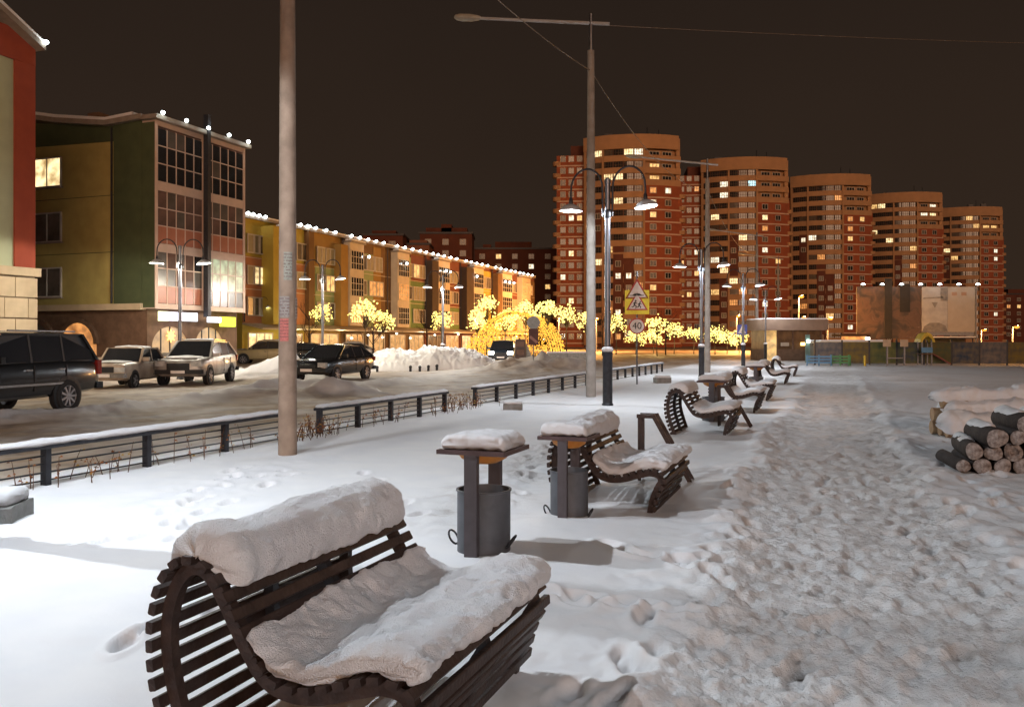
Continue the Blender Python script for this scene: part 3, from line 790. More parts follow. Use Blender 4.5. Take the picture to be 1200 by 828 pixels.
def tower(label, px, depth, rz, seed, storeys=16, lit=.11, lit_at=()):
    rnd = random.Random(seed)
    t = thing('apartment_tower', label, 'tower', at(px, depth, 0), rz, 'round fronted towers beyond the square')
    H = storeys * 3.0 + 1.0
    DW = 12.0
    def on_front(o, q, z, r, w=0):
        o.rotation_euler = (0, 0, q)
        o.location = (r * math.sin(q) - w / 2 * math.cos(q), YC - r * math.cos(q) - w / 2 * math.sin(q), z)
    MB().box(-DW - LWING, -DW + .05, 1.5, 18, 0, H - .4).build('wall', BRICK, t)
    arc_wall(RD - 3, RD - .41, -TH, SA, 0, H, 12).build('drum_core', BRICK_D, t, 30)
    arc_wall(RD - 3, RD - .05, SA + .001, TH, 0, H - 8.0, 10).build('brick_front', BRICK, t, 30)
    arc_wall(RD - 3.4, RD - 1.4, SA + .001, TH - .02, H - 7.99, H, 10).build('recessed_front', BAND, t, 30)
    MB().box(-DW + .1, DW - .2, 2.5, 17.9, 0, H + .5).build('core', BRICK_D, t)
    MB().box(DW - .19, DW + .3, .25, 17.5, 0, H - 8.1).build('side_wall', BRICK, t)
    arc_wall(RD - .7, RD + .1, -TH - .01, TH - .03, H + .1, H + 3.6, 20).build('cornice_ring', BAND, t, 30)
    MB().box(DW - 1.2, DW - .2, 0, 9, H - 7.9, H + 3.0).build('end_fin', BAND, t)
    MB().box(-DW + 1.5, DW - 3, 3.0, 16, H + .51, H + 3.0).build('roof_housing', BRICK_D, t)
    MB().box(-DW - 3.5, -DW + .4, 4, 15, H - .39, H + 2.6).build('roof_housing', BRICK_D, t)
    for i in range(5):
        x = rnd.uniform(-9, 7); w = rnd.uniform(.5, 2.2); hh = rnd.uniform(1.2, 3.0)
        MB().box(x, x + w, 4 + i * 1.5, 5 + i * 1.5, H + 2.9, H + 3.0 + hh).build('roof_vent', DARK_STEEL, t)
    MB().tube([(4, 5, H + 3.0), (4, 5, H + 7.2)], .12, 5).build('antenna', DARK_STEEL, t)
    MB().tube([(7, 6, H + .4), (7, 6, H + 6.8)], .12, 5).build('antenna', DARK_STEEL, t)
    ins = ((3.02, 0, H * .47), (1.02, H * .52, H * .70), (4.02, H * .25, H * .42)) if seed % 2 else ((2.02, 0, H * .36), (3.02, H * .40, H * .60))
    for f in range(storeys):
        z = 1.0 + f * 3.0
        link('balcony_parapet', PARAPET, t, (0, 0, z))
        for k in range(NP):
            key = 'd' if rnd.random() < .85 else 'c'
            if rnd.random() < lit * .9: key = rnd.choice(['l0', 'l1', 'l1', 'l2', 'l3'])
            for (ff, kk, c) in lit_at:
                if ff == f and kk == k: key = c
            a = -TH + PW * (k + .5)
            if any(k == int(i0) and z0 - 2 < z < z1 - 1 for i0, z0, z1 in ins): continue
            on_front(link('window', PANES[key], t), a, z + 1.5, 0)
            w_ = COL.objects[-1]
            w_.location = (YC * math.sin(a), YC - YC * math.cos(a), z + 1.5)
        link('floor_line', LINE_L, t, (-DW - LWING, 1.5, z))
        for x in (-DW - 6.1, -DW - 4.0, -DW - 1.9):
            m = rnd.choice(LIT) if rnd.random() < lit * 1.5 else (CURTAIN if rnd.random() < .6 else GLASS)
            link('window', win('tow', 1.4, 1.5, m, bar=.12, depth=.16), t, (x, 1.495, z + 1.0))
        if z < H - 10:
            link('floor_line', ARC_LINE, t, (0, 0, z))
            for q in (SA + (TH - SA) * .22, SA + (TH - SA) * .62):
                m = rnd.choice(LIT) if rnd.random() < lit * 1.5 else (CURTAIN if rnd.random() < .6 else GLASS)
                on_front(link('window', win('tow', 1.7, 1.5, m, bar=.12, depth=.16), t), q, z + 1.0, RD - .045, 1.7)
            link('corner_balcony', BALC, t, (DW + .1, .9, z))
        elif z < H - 2:
            link('balcony_parapet', PARAPET_TOP, t, (0, 0, z))
            for q in (SA + (TH - SA) * .3, SA + (TH - SA) * .66):
                m = rnd.choice(LIT) if rnd.random() < lit * 2 else GLASS
                on_front(link('window', win('towb', 2.6, 1.5, m, cols=3, bar=.12, depth=.16), t), q, z + 1.16, RD - 1.39, 2.6)
        link('corner_balcony', BALC, t, (-DW - LWING + .1, 2.2, z))
    for q in (-TH + .01, -TH + PW * (2 if seed % 2 else 3), SA - .005):
        o = link('fin', FIN, t); on_front(o, q, .5, RD - .05); o.scale = (1, 1, (H - .5) / 50)
    for i0, z0, z1 in ins:                       # brick inserts that climb part of the round front
        q0 = -TH + PW * i0; q1 = q0 + PW * .96
        arc_wall(RD - .3, RD + .06, q0, q1, z0, z1, 4).build('brick_insert', BRICK_D, t, 30)
        f = 0
        while 1.0 + f * 3.0 + 2.6 < z1:
            z = 1.0 + f * 3.0; f += 1
            if z < z0: continue
            m = rnd.choice(LIT) if rnd.random() < .22 else CURTAIN
            on_front(link('window', win('tow', 1.4, 1.5, m, bar=.12, depth=.16), t), (q0 + q1) / 2, z + .9, RD + .07, 1.4)
    return t
tower('tallest looking round fronted brick tower, nearest of the five, behind the double arm lamp', 741, 214, R(-5), 1, lit_at=((13, 2, 'l1'), (13, 3, 'l1'), (15, 1, 'l1'), (11, 3, 'l1')))
tower('round fronted brick tower second from the left, behind the concrete pole with a lamp arm', 873, 240, R(-6), 2, lit_at=((14, 5, 'b'),))
tower('round fronted brick tower in the middle of the five, above the kiosk', 974, 264, R(-8), 3)
tower('round fronted brick tower fourth from the left, above the dark side of the billboard', 1062, 296, R(-9), 4)
tower('smallest looking round fronted brick tower at the right end of the row', 1136, 328, R(-10), 5)

# ------------------------------------------------------------------ further blocks
FARB = mat('far_brick', (.13, .045, .03), (.10, .036, .025), .4, .9)
FARB2 = mat('far_brick_light', (.24, .11, .075), (.20, .09, .06), .4, .9)
def far_block(label, px0, px1, depth, top_y, steps, seed, lit=.12, m=FARB, rows=9, pitch=4.2):
    rnd = random.Random(seed)
    x0, x1 = (px0 - 600) / F_PX * depth, (px1 - 600) / F_PX * depth
    H = (HORIZON_Y - top_y) / F_PX * depth + CAM_H
    t = thing('apartment_block', label, 'building', ((x0 + x1) / 2, depth, 0), 0)
    W = (x1 - x0) / 2
    MB().box(-W, W, 0, 14, 0, H).build('wall', m, t)
    MB().box(-W - .3, W + .3, -.3, 14.2, H, H + .5).build('roof', DARK_STEEL, t)
    for a, b, hh in steps: MB().box(-W + 2 * W * a, -W + 2 * W * b, 2, 12, H + .5, H + .5 + hh).build('roof_housing', m, t)
    z = H - 3.0; n = max(2, int(2 * W / pitch))
    for r in range(rows):
        if z < 3: break
        for c in range(n):
            x = -W + 2 * W * (c + .3) / n
            mm = rnd.choice(LIT) if rnd.random() < lit else CURTAIN
            link('window', win('far', 1.7, 1.6, mm, bar=.12, depth=.16), t, (x, -.005, z))
        z -= 3.1
    return t
far_block('dark brick block with stepped roof behind the middle of the terrace', 492, 553, 232, 274, [(.1, .9, 1.4), (.4, .6, 2.4)], 21, .06)
far_block('dark brick block with scattered lit windows left of the nearest tower', 556, 652, 262, 292, [(.25, .7, 2.0), (.1, .2, 1.2)], 22, .2, rows=12)
far_block('low brick block roof showing above the brown terrace house', 425, 472, 215, 276, [(.2, .8, 1.0)], 23, .05)
far_block('pale brick block between the two dark blocks above the terrace', 468, 503, 222, 287, [(.3, .9, 1.0)], 24, .06, FARB2)
far_block('dim block beyond the right end of the tower row', 1176, 1260, 380, 345, [(.1, .5, 2.0)], 25, .1)

# ------------------------------------------------------------------ billboard wall with seven lamps
def billboard():
    D = 122.0
    x0 = (1004 - 600) / F_PX * D; x1 = (1143 - 600) / F_PX * D; L = x1 - x0
    zb, zt = 1.9, CAM_H + 63 * D / F_PX
    t = thing('billboard_wall', 'long billboard wall under seven white lamps with a pale portrait poster', 'billboard', (x0, D, 0), R(0))
    s = lambda px: (px - 1004) / F_PX * D
    dark = bpy.data.materials.new('dark_poster'); dark.use_nodes = True
    n, l = dark.node_tree.nodes, dark.node_tree.links; b = n['Principled BSDF']
    tc = n.new('ShaderNodeTexCoord'); ns = n.new('ShaderNodeTexNoise'); ns.inputs['Scale'].default_value = .55; ns.inputs['Detail'].default_value = 8; ns.inputs['Distortion'].default_value = 1.2
    rp = n.new('ShaderNodeValToRGB'); e = rp.color_ramp.elements
    e[0].position = .38; e[0].color = (.018, .015, .014, 1); e[1].position = .8; e[1].color = (.22, .18, .15, 1)
    x = e.new(.56); x.color = (.07, .042, .03, 1); x = e.new(.66); x.color = (.055, .03, .022, 1)
    l.new(tc.outputs['Object'], ns.inputs['Vector']); l.new(ns.outputs['Fac'], rp.inputs[0]); l.new(rp.outputs[0], b.inputs['Base Color'])
    MB().box(0, s(1079.5), -.1, 0, zb, zt).build('poster', dark, t)
    MB().box(s(1036), s(1045), -.16, -.101, zb, zt + 1.2).build('poster_strip', mat('poster_black', (.02, .02, .022), None, 2, .7), t)
    MB().box(s(1054), s(1066), -.16, -.101, zt - 3.6, zt + .4).build('poster_strip', MATS['poster_black'], t)
    pale = mat('poster_pale', (.33, .34, .36), (.25, .26, .28), .9, .7)
    p = MB().box(s(1080), s(1110), -.12, 0, zb + 1.0, zt).build('portrait_poster', pale, t)
    ink = mat('poster_ink', (.13, .13, .14), (.2, .2, .2), 2.5, .7)
    w = s(1110) - s(1080)
    cx = s(1095)
    # plain grey masses of a bearded head and shoulders
    MB().prism([(cx - w*.5, zb + 1.0), (cx + w*.5, zb + 1.0), (cx + w*.42, zb + 1.9), (cx + w*.18, zb + 2.3), (cx - w*.2, zb + 2.3), (cx - w*.42, zb + 1.8)], -.15, -.121, 'y').build('print_mass', ink, p)
    MB().prism([(cx - w*.46, zt - 1.75), (cx + w*.34, zt - 1.6), (cx + w*.3, zt - 1.4), (cx - w*.44, zt - 1.55)], -.15, -.121, 'y').build('print_mass', ink, p)
    MB().prism([(cx - w*.13, zt - 2.2), (cx + w*.12, zt - 2.2), (cx + w*.0, zt - 3.0)], -.15, -.121, 'y').build('print_mass', ink, p)
    MB().prism([(cx + w*.22, zt - 2.0), (cx + w*.5, zt - 2.0), (cx + w*.5, zt - .15), (cx + w*.22, zt - .15)], -.15, -.121, 'y').build('print_mass', ink, p)
    MB().box(s(1110.3), s(1142), -.12, 0, zb + 1.0, zt).build('poster', mat('poster_cream', (.31, .29, .27), (.28, .26, .24), 1, .7), t)
    MB().box(s(1115), s(1121), -.15, -.121, zt - 1.25, zt - .75).build('print_mark', mat('print_brown', (.3, .2, .15), None, 2, .7), t)
    MB().box(s(1126), s(1132), -.15, -.121, zt - 1.25, zt - .75).build('print_mark', MATS['print_brown'], t)
    fr = MB(); fr.box(s(1142.1), s(1143.2), -.3, .1, 0, zt + .3); fr.box(s(1080), s(1142), .01, .2, zb + .5, zb + .99)
    fr.build('frame', GALV, t)
    for k in range(6): MB().box(s(1004) + k * L / 6, s(1004) + k * L / 6 + .15, .02, .2, 0, zt).build('post', DARK_STEEL, t)
    hd = MB().lathe([(.06, .12), (.22, .05), (.30, -.08), (.08, -.12)], 10).mesh('lamp_head', [LED_WHITE], 60)
    for k in range(7):
        xx = s(1007) + (s(1140) - s(1007)) * k / 6
        MB().bar((xx, 0, zt), (xx, -1.3, zt + .35), .06, .06).build('lamp_arm', DARK_STEEL, t)
        link('lamp_head', hd, t, (xx, -1.35, zt + .3))
        if k > 0: light('SPOT', 'billboard_light', t, (xx, -1.5, zt + .15), 70 if k > 2 else 30, (.8, .85, 1), .2, (R(-22), 0, 0), (R(110), .6))
    return t
billboard()

# ------------------------------------------------------------------ kiosk
def kiosk():
    D = 70.0
    t = thing('kiosk', 'flat roofed kiosk with a lit corner column beyond the last benches', 'kiosk', at(897, D), R(6))
    w = 4.9
    MB().box(0, w, 0, 3.2, 0, .95).build('base_wall', BROWN_D, t)
    MB().box(.02, w - .02, .05, 3.1, .95, 2.5).build('glass_wall', mat('kiosk_glass', (.10, .06, .035), (.2, .12, .06), 1.3, .2), t)
    MB().box(-.35, w + .3, -.4, 3.4, 2.5, 3.4).build('roof', mat('kiosk_fascia', (.26, .18, .13), (.22, .15, .11), 2, .7), t)
    MB().box(-.3, w + .25, -.35, 3.3, 3.403, 3.5).build('snow_cover', SNOW, t)
    MB().box(-.05, .9, -.1, .0, .0, 2.49).build('lit_column', lit_window('kiosk_lit', (1., .62, .18), .9), t)
    for x in (.95, 2.3, 3.6, 4.7): MB().box(x, x + .12, -.06, .04, .95, 2.49).build('post', BROWN_D, t)
    MB().box(3.0, 3.4, -.05, -.0, 1.25, 1.5).build('window_lamp', glow('kiosk_lamp', (1., .7, .2), 5), t)
    MB().box(1.3, 2.0, -.05, .0, 1.2, 1.5).build('menu_board', mat('menu', (.4, .33, .26), None, 5, .7), t)
kiosk()

# ------------------------------------------------------------------ playground at the right
def mural_fence():
    D = 58.0
    t = thing('mural_fence', 'low painted panel fence round the playground at the right', 'fence', at(955, D), R(-4))
    cols = [((.07, .085, .04), (.14, .13, .04)), ((.18, .125, .03), (.09, .075, .05)), ((.19, .15, .12), (.07, .075, .09)), ((.035, .05, .08), (.15, .12, .08)), ((.13, .10, .035), (.07, .09, .05)), ((.05, .06, .08), (.11, .11, .045))]
    pm = []
    for i, (a, b) in enumerate(cols):
        pm.append(MB().box(.03, 1.77, 0, .05, .12, 1.55).mesh('panel', [mat('mural_%s' % 'abcdef'[i], a, b, 2.6, .8, detail=9)]))
    post = MB().box(-.05, .05, -.02, .08, 0, 1.7).mesh('post', [DARK_STEEL])
    for k in range(11):
        link('panel', pm[(k * 5 + 2) % 6], t, (k * 1.8, 0, 0)); link('post', post, t, (k * 1.8, 0, 0))
    link('post', post, t, (11 * 1.8, 0, 0))
mural_fence()
def slat_fence(label, px, D, n, L, m):
    t = thing('slat_fence', label, 'fence', at(px, D), R(-3))
    sl = MB().box(0, L, 0, .03, 0, .11).mesh('slat', [m]); po = MB().box(-.04, .04, .03, .1, 0, .72).mesh('post', [m])
    for k in range(n): link('slat', sl, t, (0, 0, .16 + k * .19))
    for k in range(3): link('post', po, t, (L * k / 2, 0, 0))
slat_fence('short blue slat fence at the edge of the playground', 946, 56, 3, 1.55, mat('blue_paint', (.12, .26, .42), None, 3, .6))
slat_fence('short green slat fence next to the blue one', 975, 56.1, 3, 1.1, mat('green_paint', (.10, .28, .12), None, 3, .6))
def play_tower():
    t = thing('play_tower', 'playground climbing tower with yellow arched roof', 'playground', at(1083.5, 57.2), 0)
    for x in (-.32, .32):
        for y in (-.3, .3): MB().box(x - .04, x + .04, y - .04, y + .04, 0, 1.75).build('post', GALV, t)
    MB().prism([(-.5, 1.55), (-.42, 1.8), (-.22, 2.1), (0, 2.2), (.22, 2.1), (.42, 1.8), (.5, 1.55), (.36, 1.55), (.26, 1.78), (0, 1.98), (-.26, 1.78), (-.36, 1.55)], -.45, .45, 'y').build('roof', mat('play_yellow', (.60, .40, .05), None, 3, .5), t)
    MB().box(-.4, .4, -.38, .38, .72, .8).build('platform', BROWN_D, t)
    MB().bar((.45, 0, .8), (1.6, -.2, .1), .5, .05).build('slide', mat('slide_red', (.25, .05, .04), None, 3, .4), t)
    MB().box(-.36, .36, -.36, -.33, .85, 1.2).build('panel', mat('blue_paint', (.12, .26, .42)), t)
play_tower()
def swing():
    t = thing('swing_frame', 'playground frame with two pale boards left of the yellow roof', 'playground', at(1050, 57.0), 0)
    for x in (-.6, .55): MB().box(x - .05, x + .05, -.05, .05, 0, 1.6).build('post', GALV, t)
    for x in (-.6, .55): MB().box(x - .3, x + .22, -.1, -.051, 1.25, 1.72).build('board', mat('pale_board', (.5, .36, .24), None, 3, .7), t)
    MB().box(-.55, .5, -.03, .03, .45, .52).build('crossbar', GALV, t)
swing()
for i, (px, D) in enumerate(((1013.5, 55.5), (996, 56.4))):
    tag(MB().lathe([(.07, 0), (.07, .55), (.085, .6), (.06, .66), (.02, .7)], 10).build('bollard', [mat('play_yellow', (.60, .40, .05))] if i == 0 else [mat('green_paint', (.10, .28, .12))], None, 50, at(px, D)),
        ['small yellow bollard in front of the playground', 'small green bollard beside the green slat fence'][i], 'bollard')
def shed():
    t = thing('service_shed', 'low dark shed with snowy ledge between the kiosk and the billboard', 'shed', at(962, 64), 0)
    MB().box(0, 4.6, 0, 2.6, 0, 1.45).build('wall', mat('shed_wall', (.09, .10, .075), (.16, .12, .09), 1.2, .8), t)
    MB().box(-.1, 4.7, -.15, 2.7, 1.45, 1.6).build('roof', C['cream'], t)
    MB().box(-.05, 4.6, -.1, 2.6, 1.603, 1.72).build('snow_cover', SNOW, t)
    MB().box(-1.15, -.85, -.1, .1, 0, 2.1).build('teal_column', mat('teal_paint', (.16, .26, .24), None, 3, .6), t)
    MB().box(-1.1, -.9, -.25, -.11, 1.5, 1.72).build('wall_lamp', glow('shed_lamp', (.9, 1, .9), 9), t)
shed()
def snack_stand():
    t = thing('snack_stand', 'small stand with an orange lit panel behind the shed', 'stall', at(1001, 90), 0)
    MB().box(-1.4, 1.4, 0, 2, 0, 1.2).build('counter', BROWN_D, t)
    MB().box(-1.3, 1.3, .02, .1, 1.2, 2.1).build('lit_panel', lit_window('stand_lit', (1, .35, .06), 1.2), t)
    MB().box(-1.6, 1.6, -.3, 2.1, 2.1, 2.35).build('roof', BROWN_D, t)
    MB().box(1.2, 1.6, -.15, .0, 1.75, 2.0).build('lamp', glow('stand_lamp', (1, .9, .7), 8), t)
snack_stand()
def bus_shelter():
    t = thing('bus_shelter', 'dark kiosk with pinkish lit counter under the cream poster', 'kiosk', at(1120, 112), 0)
    MB().box(-3.6, 2.4, 0, 2.5, 0, .3).build('floor', GREY_CONC, t)
    MB().box(-3.6, 2.4, 2.3, 2.5, .3, 1.9).build('back_wall', mat('shelter_wall', (.09, .085, .05), (.15, .12, .08), 1.5, .8), t)
    MB().box(-3.8, 2.6, -.3, 2.6, 1.9, 2.05).build('roof', DARK_STEEL, t)
    MB().box(-3.7, 2.5, -.25, 2.5, 2.053, 2.2).build('snow_cover', SNOW, t)
    MB().box(-1.9, 1.7, .2, .5, .9, 1.45).build('counter', mat('pink_board', (.6, .42, .4), None, 2, .6, emit=(.9, .5, .45), estr=.25), t)
    for x in (-3.5, 2.2): MB().box(x, x + .1, .0, .1, .3, 1.9).build('post', DARK_STEEL, t)
bus_shelter()

# ------------------------------------------------------------------ sodium street lamps far away, and one behind the camera
def sodium_lamp(label, px, D, z, power, loc=None, r=.28):
    r *= .72
    p = loc or at(px, D)
    t = thing('sodium_street_lamp', label, 'street lamp', p, 0, None)
    MB().tube([(0, .3, 0), (0, .3, z), (0, .15, z + .35), (0, -.5, z + .45)], [.11, .08, .06, .05], 8).build('pole', GALV, t, 40)
    MB().box(-.14, .14, -1.0, -.45, z + .40, z + .52).build('lamp_head', GALV, t)
    MB().lathe([(.02, -.2 * r / .28), (r * .8, -.12 * r / .28), (r, 0), (r * .6, .06)], 12, Matrix.Translation((0, -.75, z + .33))).build('lamp_lens', SODIUM, t, 60)
    r_ = r
    light('POINT', 'sodium_light', t, (0, -1.3, z + .05), power * 1.8, (1, .44, .12), .25)
    return t
sodium_lamp('brightest orange street lamp, above the kiosk roof', 937, 122, 7.6, 16000, r=.55)
sodium_lamp('orange street lamp right behind the kiosk roof', 940, 108, 4.2, 4000, r=.4)
sodium_lamp('orange street lamp just right of the kiosk roof', 971, 112, 4.2, 5000, r=.4)
sodium_lamp('orange street lamp above the blue crossing sign', 864, 135, 5.2, 9000, r=.45)
sodium_lamp('orange street lamp at the foot of the rightmost tower', 1151, 150, 3.2, 9000, r=.5)
sodium_lamp('orange street lamp near the right edge of the picture', 1188, 128, 3.4, 9000, r=.55)
sodium_lamp('low orange lamp among the blossom trees left of the speed signs', 699, 130, 4.6, 7000, r=.4)
sodium_lamp('orange street lamp left of the nearest tower foot', 655, 150, 5.0, 7000, r=.3)
# ------------------------------------------------------------------ blossom trees of bulbs and the golden light tunnel
ICO = None
def ico_unit():
    bm = bmesh.new(); bmesh.ops.create_icosphere(bm, subdivisions=1, radius=1)
    vs = [tuple(v.co) for v in bm.verts]; fs = [tuple(v.index for v in f.verts) for f in bm.faces]; bm.free(); return vs, fs
IV, IF = ico_unit()
OV = [(1,0,0),(-1,0,0),(0,1,0),(0,-1,0),(0,0,1),(0,0,-1)]
OF = [(0,2,4),(2,1,4),(1,3,4),(3,0,4),(2,0,5),(1,2,5),(3,1,5),(0,3,5)]
BARK_D = mat('led_trunk', (.05, .035, .025), None, 8, .7)
def blossom_tree(label, px, y, rpx, seed, warm=False):
    rnd = random.Random(seed)
    D = 1000.0 / rpx
    D = max(62, min(105, D))
    r = rpx * D / F_PX
    zc = (HORIZON_Y - y) / F_PX * D + CAM_H
    t = thing('blossom_light_tree', label, 'light tree', at(px, D), rnd.uniform(0, 6), 'glowing blossom trees beyond the road')
    tr = MB(); tr.tube([(0, 0, 0), (.04, .02, zc * .4), (0, 0, zc * .72)], [.07, .05, .04], 6)
    tr.build('trunk', BARK_D, t, 50)
    br, bu = MB(), MB()
    r *= 1.3
    for k in range(20):
        a = k * 2.4 + rnd.uniform(-.4, .4); e = rnd.uniform(-.6, 1.3)
        c = Vector((math.cos(a) * math.cos(e), math.sin(a) * math.cos(e), math.sin(e))) * r * rnd.uniform(.5, .8) + Vector((0, 0, zc))
        br.tube([(0, 0, zc * .70), Vector((0, 0, zc * .78)).lerp(c, .5), c], [.03, .02, .012], 4)
        for j in range(9):
            q = Vector((rnd.gauss(0, 1), rnd.gauss(0, 1), rnd.gauss(0, 1))).normalized() * r * .40 * rnd.uniform(.5, 1)
            s = .076 * rnd.uniform(.7, 1.2)
            bu.add([tuple(Vector(v) * s + c + q) for v in IV], IF)
    br.build('branches', BARK_D, t)
    tag(bu.build('bulbs', LED_WARM, t), kind='stuff')
    light('POINT', 'blossom_light', t, (0, 0, zc - r - .2), 110, (1, .72, .28), .6)
    return t
spots = [(378,368,11,'small glowing blossom tree in front of the ochre house, leftmost of all'), (428,370,15,'large glowing blossom tree left of the snow heap'),
 (449,378,11,'glowing blossom tree leaning against the larger one left of the snow heap'), (517,377,11,'lone glowing blossom tree above the snow heap'),
 (570,361,12,'tallest glowing blossom tree at the left end of the golden tunnel'), (559,379,12,'low glowing blossom tree at the left foot of the golden tunnel'),
 (592,377,12,'glowing blossom tree in front of the left half of the golden tunnel'), (616,367,12,'glowing blossom tree beside the round sign back'),
 (642,366,12,'glowing blossom tree above the right half of the golden tunnel'), (664,371,11,'glowing blossom tree at the right end of the golden tunnel'),
 (687,380,11,'glowing blossom tree hidden partly by the tall concrete pole'), (722,380,10,'glowing blossom tree right of the near double arm lamp'),
 (770,383,11,'glowing blossom tree right of the forty sign'), (745,397,10,'low glowing blossom tree under the forty sign'), (766,397,9.6,'low glowing blossom tree right below the forty sign'),
 (790,389,9.6,'narrow glowing blossom tree left of the second double arm lamp'), (813,393,9.5,'glowing blossom tree just left of the second lamp post'),
 (838,395,9.8,'glowing blossom tree just right of the second lamp post'), (852,396,9.5,'second glowing blossom tree right of the second lamp post'), (866,397,9.4,'last glowing blossom tree beside the blue crossing sign')]
for i, (px, y, r, lab) in enumerate(spots): blossom_tree(lab, px, y, r, 100 + i)

def light_tunnel():
    D = 84.0
    t = thing('light_tunnel', 'golden light tunnel of arches covered in tiny bulbs behind the road works board', 'light tunnel', at(612, D), R(14))
    rnd = random.Random(4)
    RA, HA = 3.7, 4.3
    for k in range(6):
        y = -2.5 + k * 1.15
        xo = (k - 2.5) * .62
        fr = MB(); pth = [(xo + RA * math.cos(math.pi * i / 18), y, HA * math.sin(math.pi * i / 18)) for i in range(19)]
        fr.tube(pth, .06, 5); a = fr.build('arch', DARK_STEEL, t)
        bu = MB()
        for j in range(520):
            q = rnd.uniform(.02, math.pi - .02); yy = y + rnd.uniform(-.42, .42); rr = 1 + rnd.uniform(-.02, .03)
            s = rnd.uniform(.045, .085)
            c = (xo + RA * rr * math.cos(q), yy, HA * rr * math.sin(q))
            bu.add([(c[0] + v[0] * s, c[1] + v[1] * s, c[2] + v[2] * s) for v in OV], OF)
        tag(bu.build('bulbs', LED_GOLD, a), kind='stuff')
    # curtain of bulbs inside and along the sides
    cu = MB()
    for j in range(2200):
        x = rnd.uniform(-5.0, 5.0); z = rnd.uniform(.2, 4.0) * math.sqrt(max(.05, 1 - (x / 5.2) ** 2)); s = rnd.uniform(.04, .075)
        y = rnd.uniform(2.8, 3.4)
        cu.add([(x + v[0] * s, y + v[1] * s, z + v[2] * s) for v in OV], OF)
    tag(cu.build('bulb_curtain', LED_GOLD, t), kind='stuff')
    light('POINT', 'tunnel_light', t, (0, -1, 2.0), 900, (1, .5, .08), 1.5)
light_tunnel()

# ------------------------------------------------------------------ lamps with two hooked arms
def double_lamp():
    t = thing('double_arm_lamp', 'x', 'street lamp', (0, 0, 0), 0, 'double arm lamps')
    sl = MB().lathe([(.145, -.3), (.145, .04), (.125, .06), (.125, 1.28), (.135, 1.30), (.135, 1.36), (.07, 1.40)], 20).build('base_sleeve', DARK_STEEL, t, 40)
    MB().lathe([(.13, 1.362), (.15, 1.39), (.15, 1.44), (.12, 1.48), (.075, 1.49)], 16).build('snow_cap', SNOW, sl, 60)
    MB().lathe([(.078, 1.35), (.075, 3.2), (.068, 5.62), (.08, 5.63), (.08, 5.74), (.03, 5.78)], 16).build('post', GALV, t, 40)
    MB().lathe([(.085, 4.75), (.095, 4.77), (.095, 4.95), (.085, 4.97)], 16).build('collar', DARK_STEEL, t, 40)
    for s in (-1, 1):
        path = [(0, s * .12, 4.80), (0, s * .13, 5.2), (0, s * .13, 5.45)]
        for i in range(1, 12):
            a = math.pi * (1 - i / 12)
            path.append((0, s * (.55 + .42 * math.cos(a)), 5.52 + .52 * math.sin(a)))
        path += [(0, s * .97, 5.45), (0, s * .97, 5.24)]
        arm = MB().tube(path, .026, 8).build('arm', DARK_STEEL, t, 50)
        MB().lathe([(.05, 5.14), (.055, 5.2), (.045, 5.3), (.03, 5.33)], 12, Matrix.Translation((0, s * .97, 0))).build('neck', DARK_STEEL, arm, 50)
        tilt = R(2) if s > 0 else R(-9)
        M = Matrix.Translation((0, s * .97, 5.12)) @ Matrix.Rotation(tilt, 4, 'X')
        # hood: hollow dish, with the lens set inside its rim
        sh = MB().lathe([(.05, .05), (.10, .04), (.20, -.02), (.27, -.08), (.30, -.135), (.285, -.135), (.25, -.085), (.18, -.04), (.02, -.03)], 24, M).build('hood', SHADE, arm, 50)
        MB().lathe([(.02, -.085), (.262, -.093), (.262, -.108), (.02, -.118)], 20, M).build('lens', LAMP_LENS, arm, 50)
        light('POINT', 'lamp_light', t, tuple(M @ Vector((0, 0, -.165))), 1.0, (.86, .93, 1.0), .014)
    return t
LAMP = double_lamp()
LAMP_LIGHTS = {}
def place_lamp(first, p, label, power, rz=PHI, group='double arm lamps', color=(.86, .93, 1.0), spread=128):
    p = Vector(p); p.z = ground_z(p)
    if first: t = LAMP; t.location = p; t.rotation_euler = (0, 0, rz); t['label'] = label
    else: t = dup(LAMP, p, rz, label)
    t['group'] = group
    for c in bpy.data.objects:
        if c.parent is t and c.type == 'LIGHT':
            c.data = c.data.copy(); c.data.energy = power * 3.8; c.data.color = color
    return t
place_lamp(True, at(712, 21.7), 'near double arm lamp between the benches and the low fence', 112)
place_lamp(False, (-4.55, 7.15, 0), 'double arm lamp standing just outside the left edge, over the near bench', 190)
place_lamp(False, (3.6, -3.2, 0), 'unseen double arm lamp added behind the viewer to fill the bench fronts and path', 105)  # unseen lamp added for cool fill on the bench fronts and near path
place_lamp(False, pt(18.5, 26.5), 'double arm lamp beyond the black off road car, outside the left edge', 200, PHI + .3, color=(1, .9, .7), spread=178)
place_lamp(False, at(822, 38.5), 'second double arm lamp along the promenade, beside a concrete pole', 150)
place_lamp(False, at(871, 52.5), 'third double arm lamp along the promenade, at the blue crossing sign', 150)
place_lamp(False, at(897, 69), 'fourth double arm lamp along the promenade, in front of the kiosk', 120)
place_lamp(False, at(211, 37.0), 'double arm lamp in front of the shop signs, left side of the road', 190, PHI + .45, color=(1, .93, .78), spread=178)
place_lamp(False, at(378, 46), 'double arm lamp beside the parked black car across the road', 190, PHI + .3, color=(1, .9, .7), spread=178)
place_lamp(False, at(519, 53.5), 'double arm lamp above the big snow heap', 340, PHI + .3, color=(1, .96, .88), spread=170)
place_lamp(False, at(303, 86), 'double arm lamp in front of the yellow terrace house', 200, PHI + .3, color=(1, .9, .7))

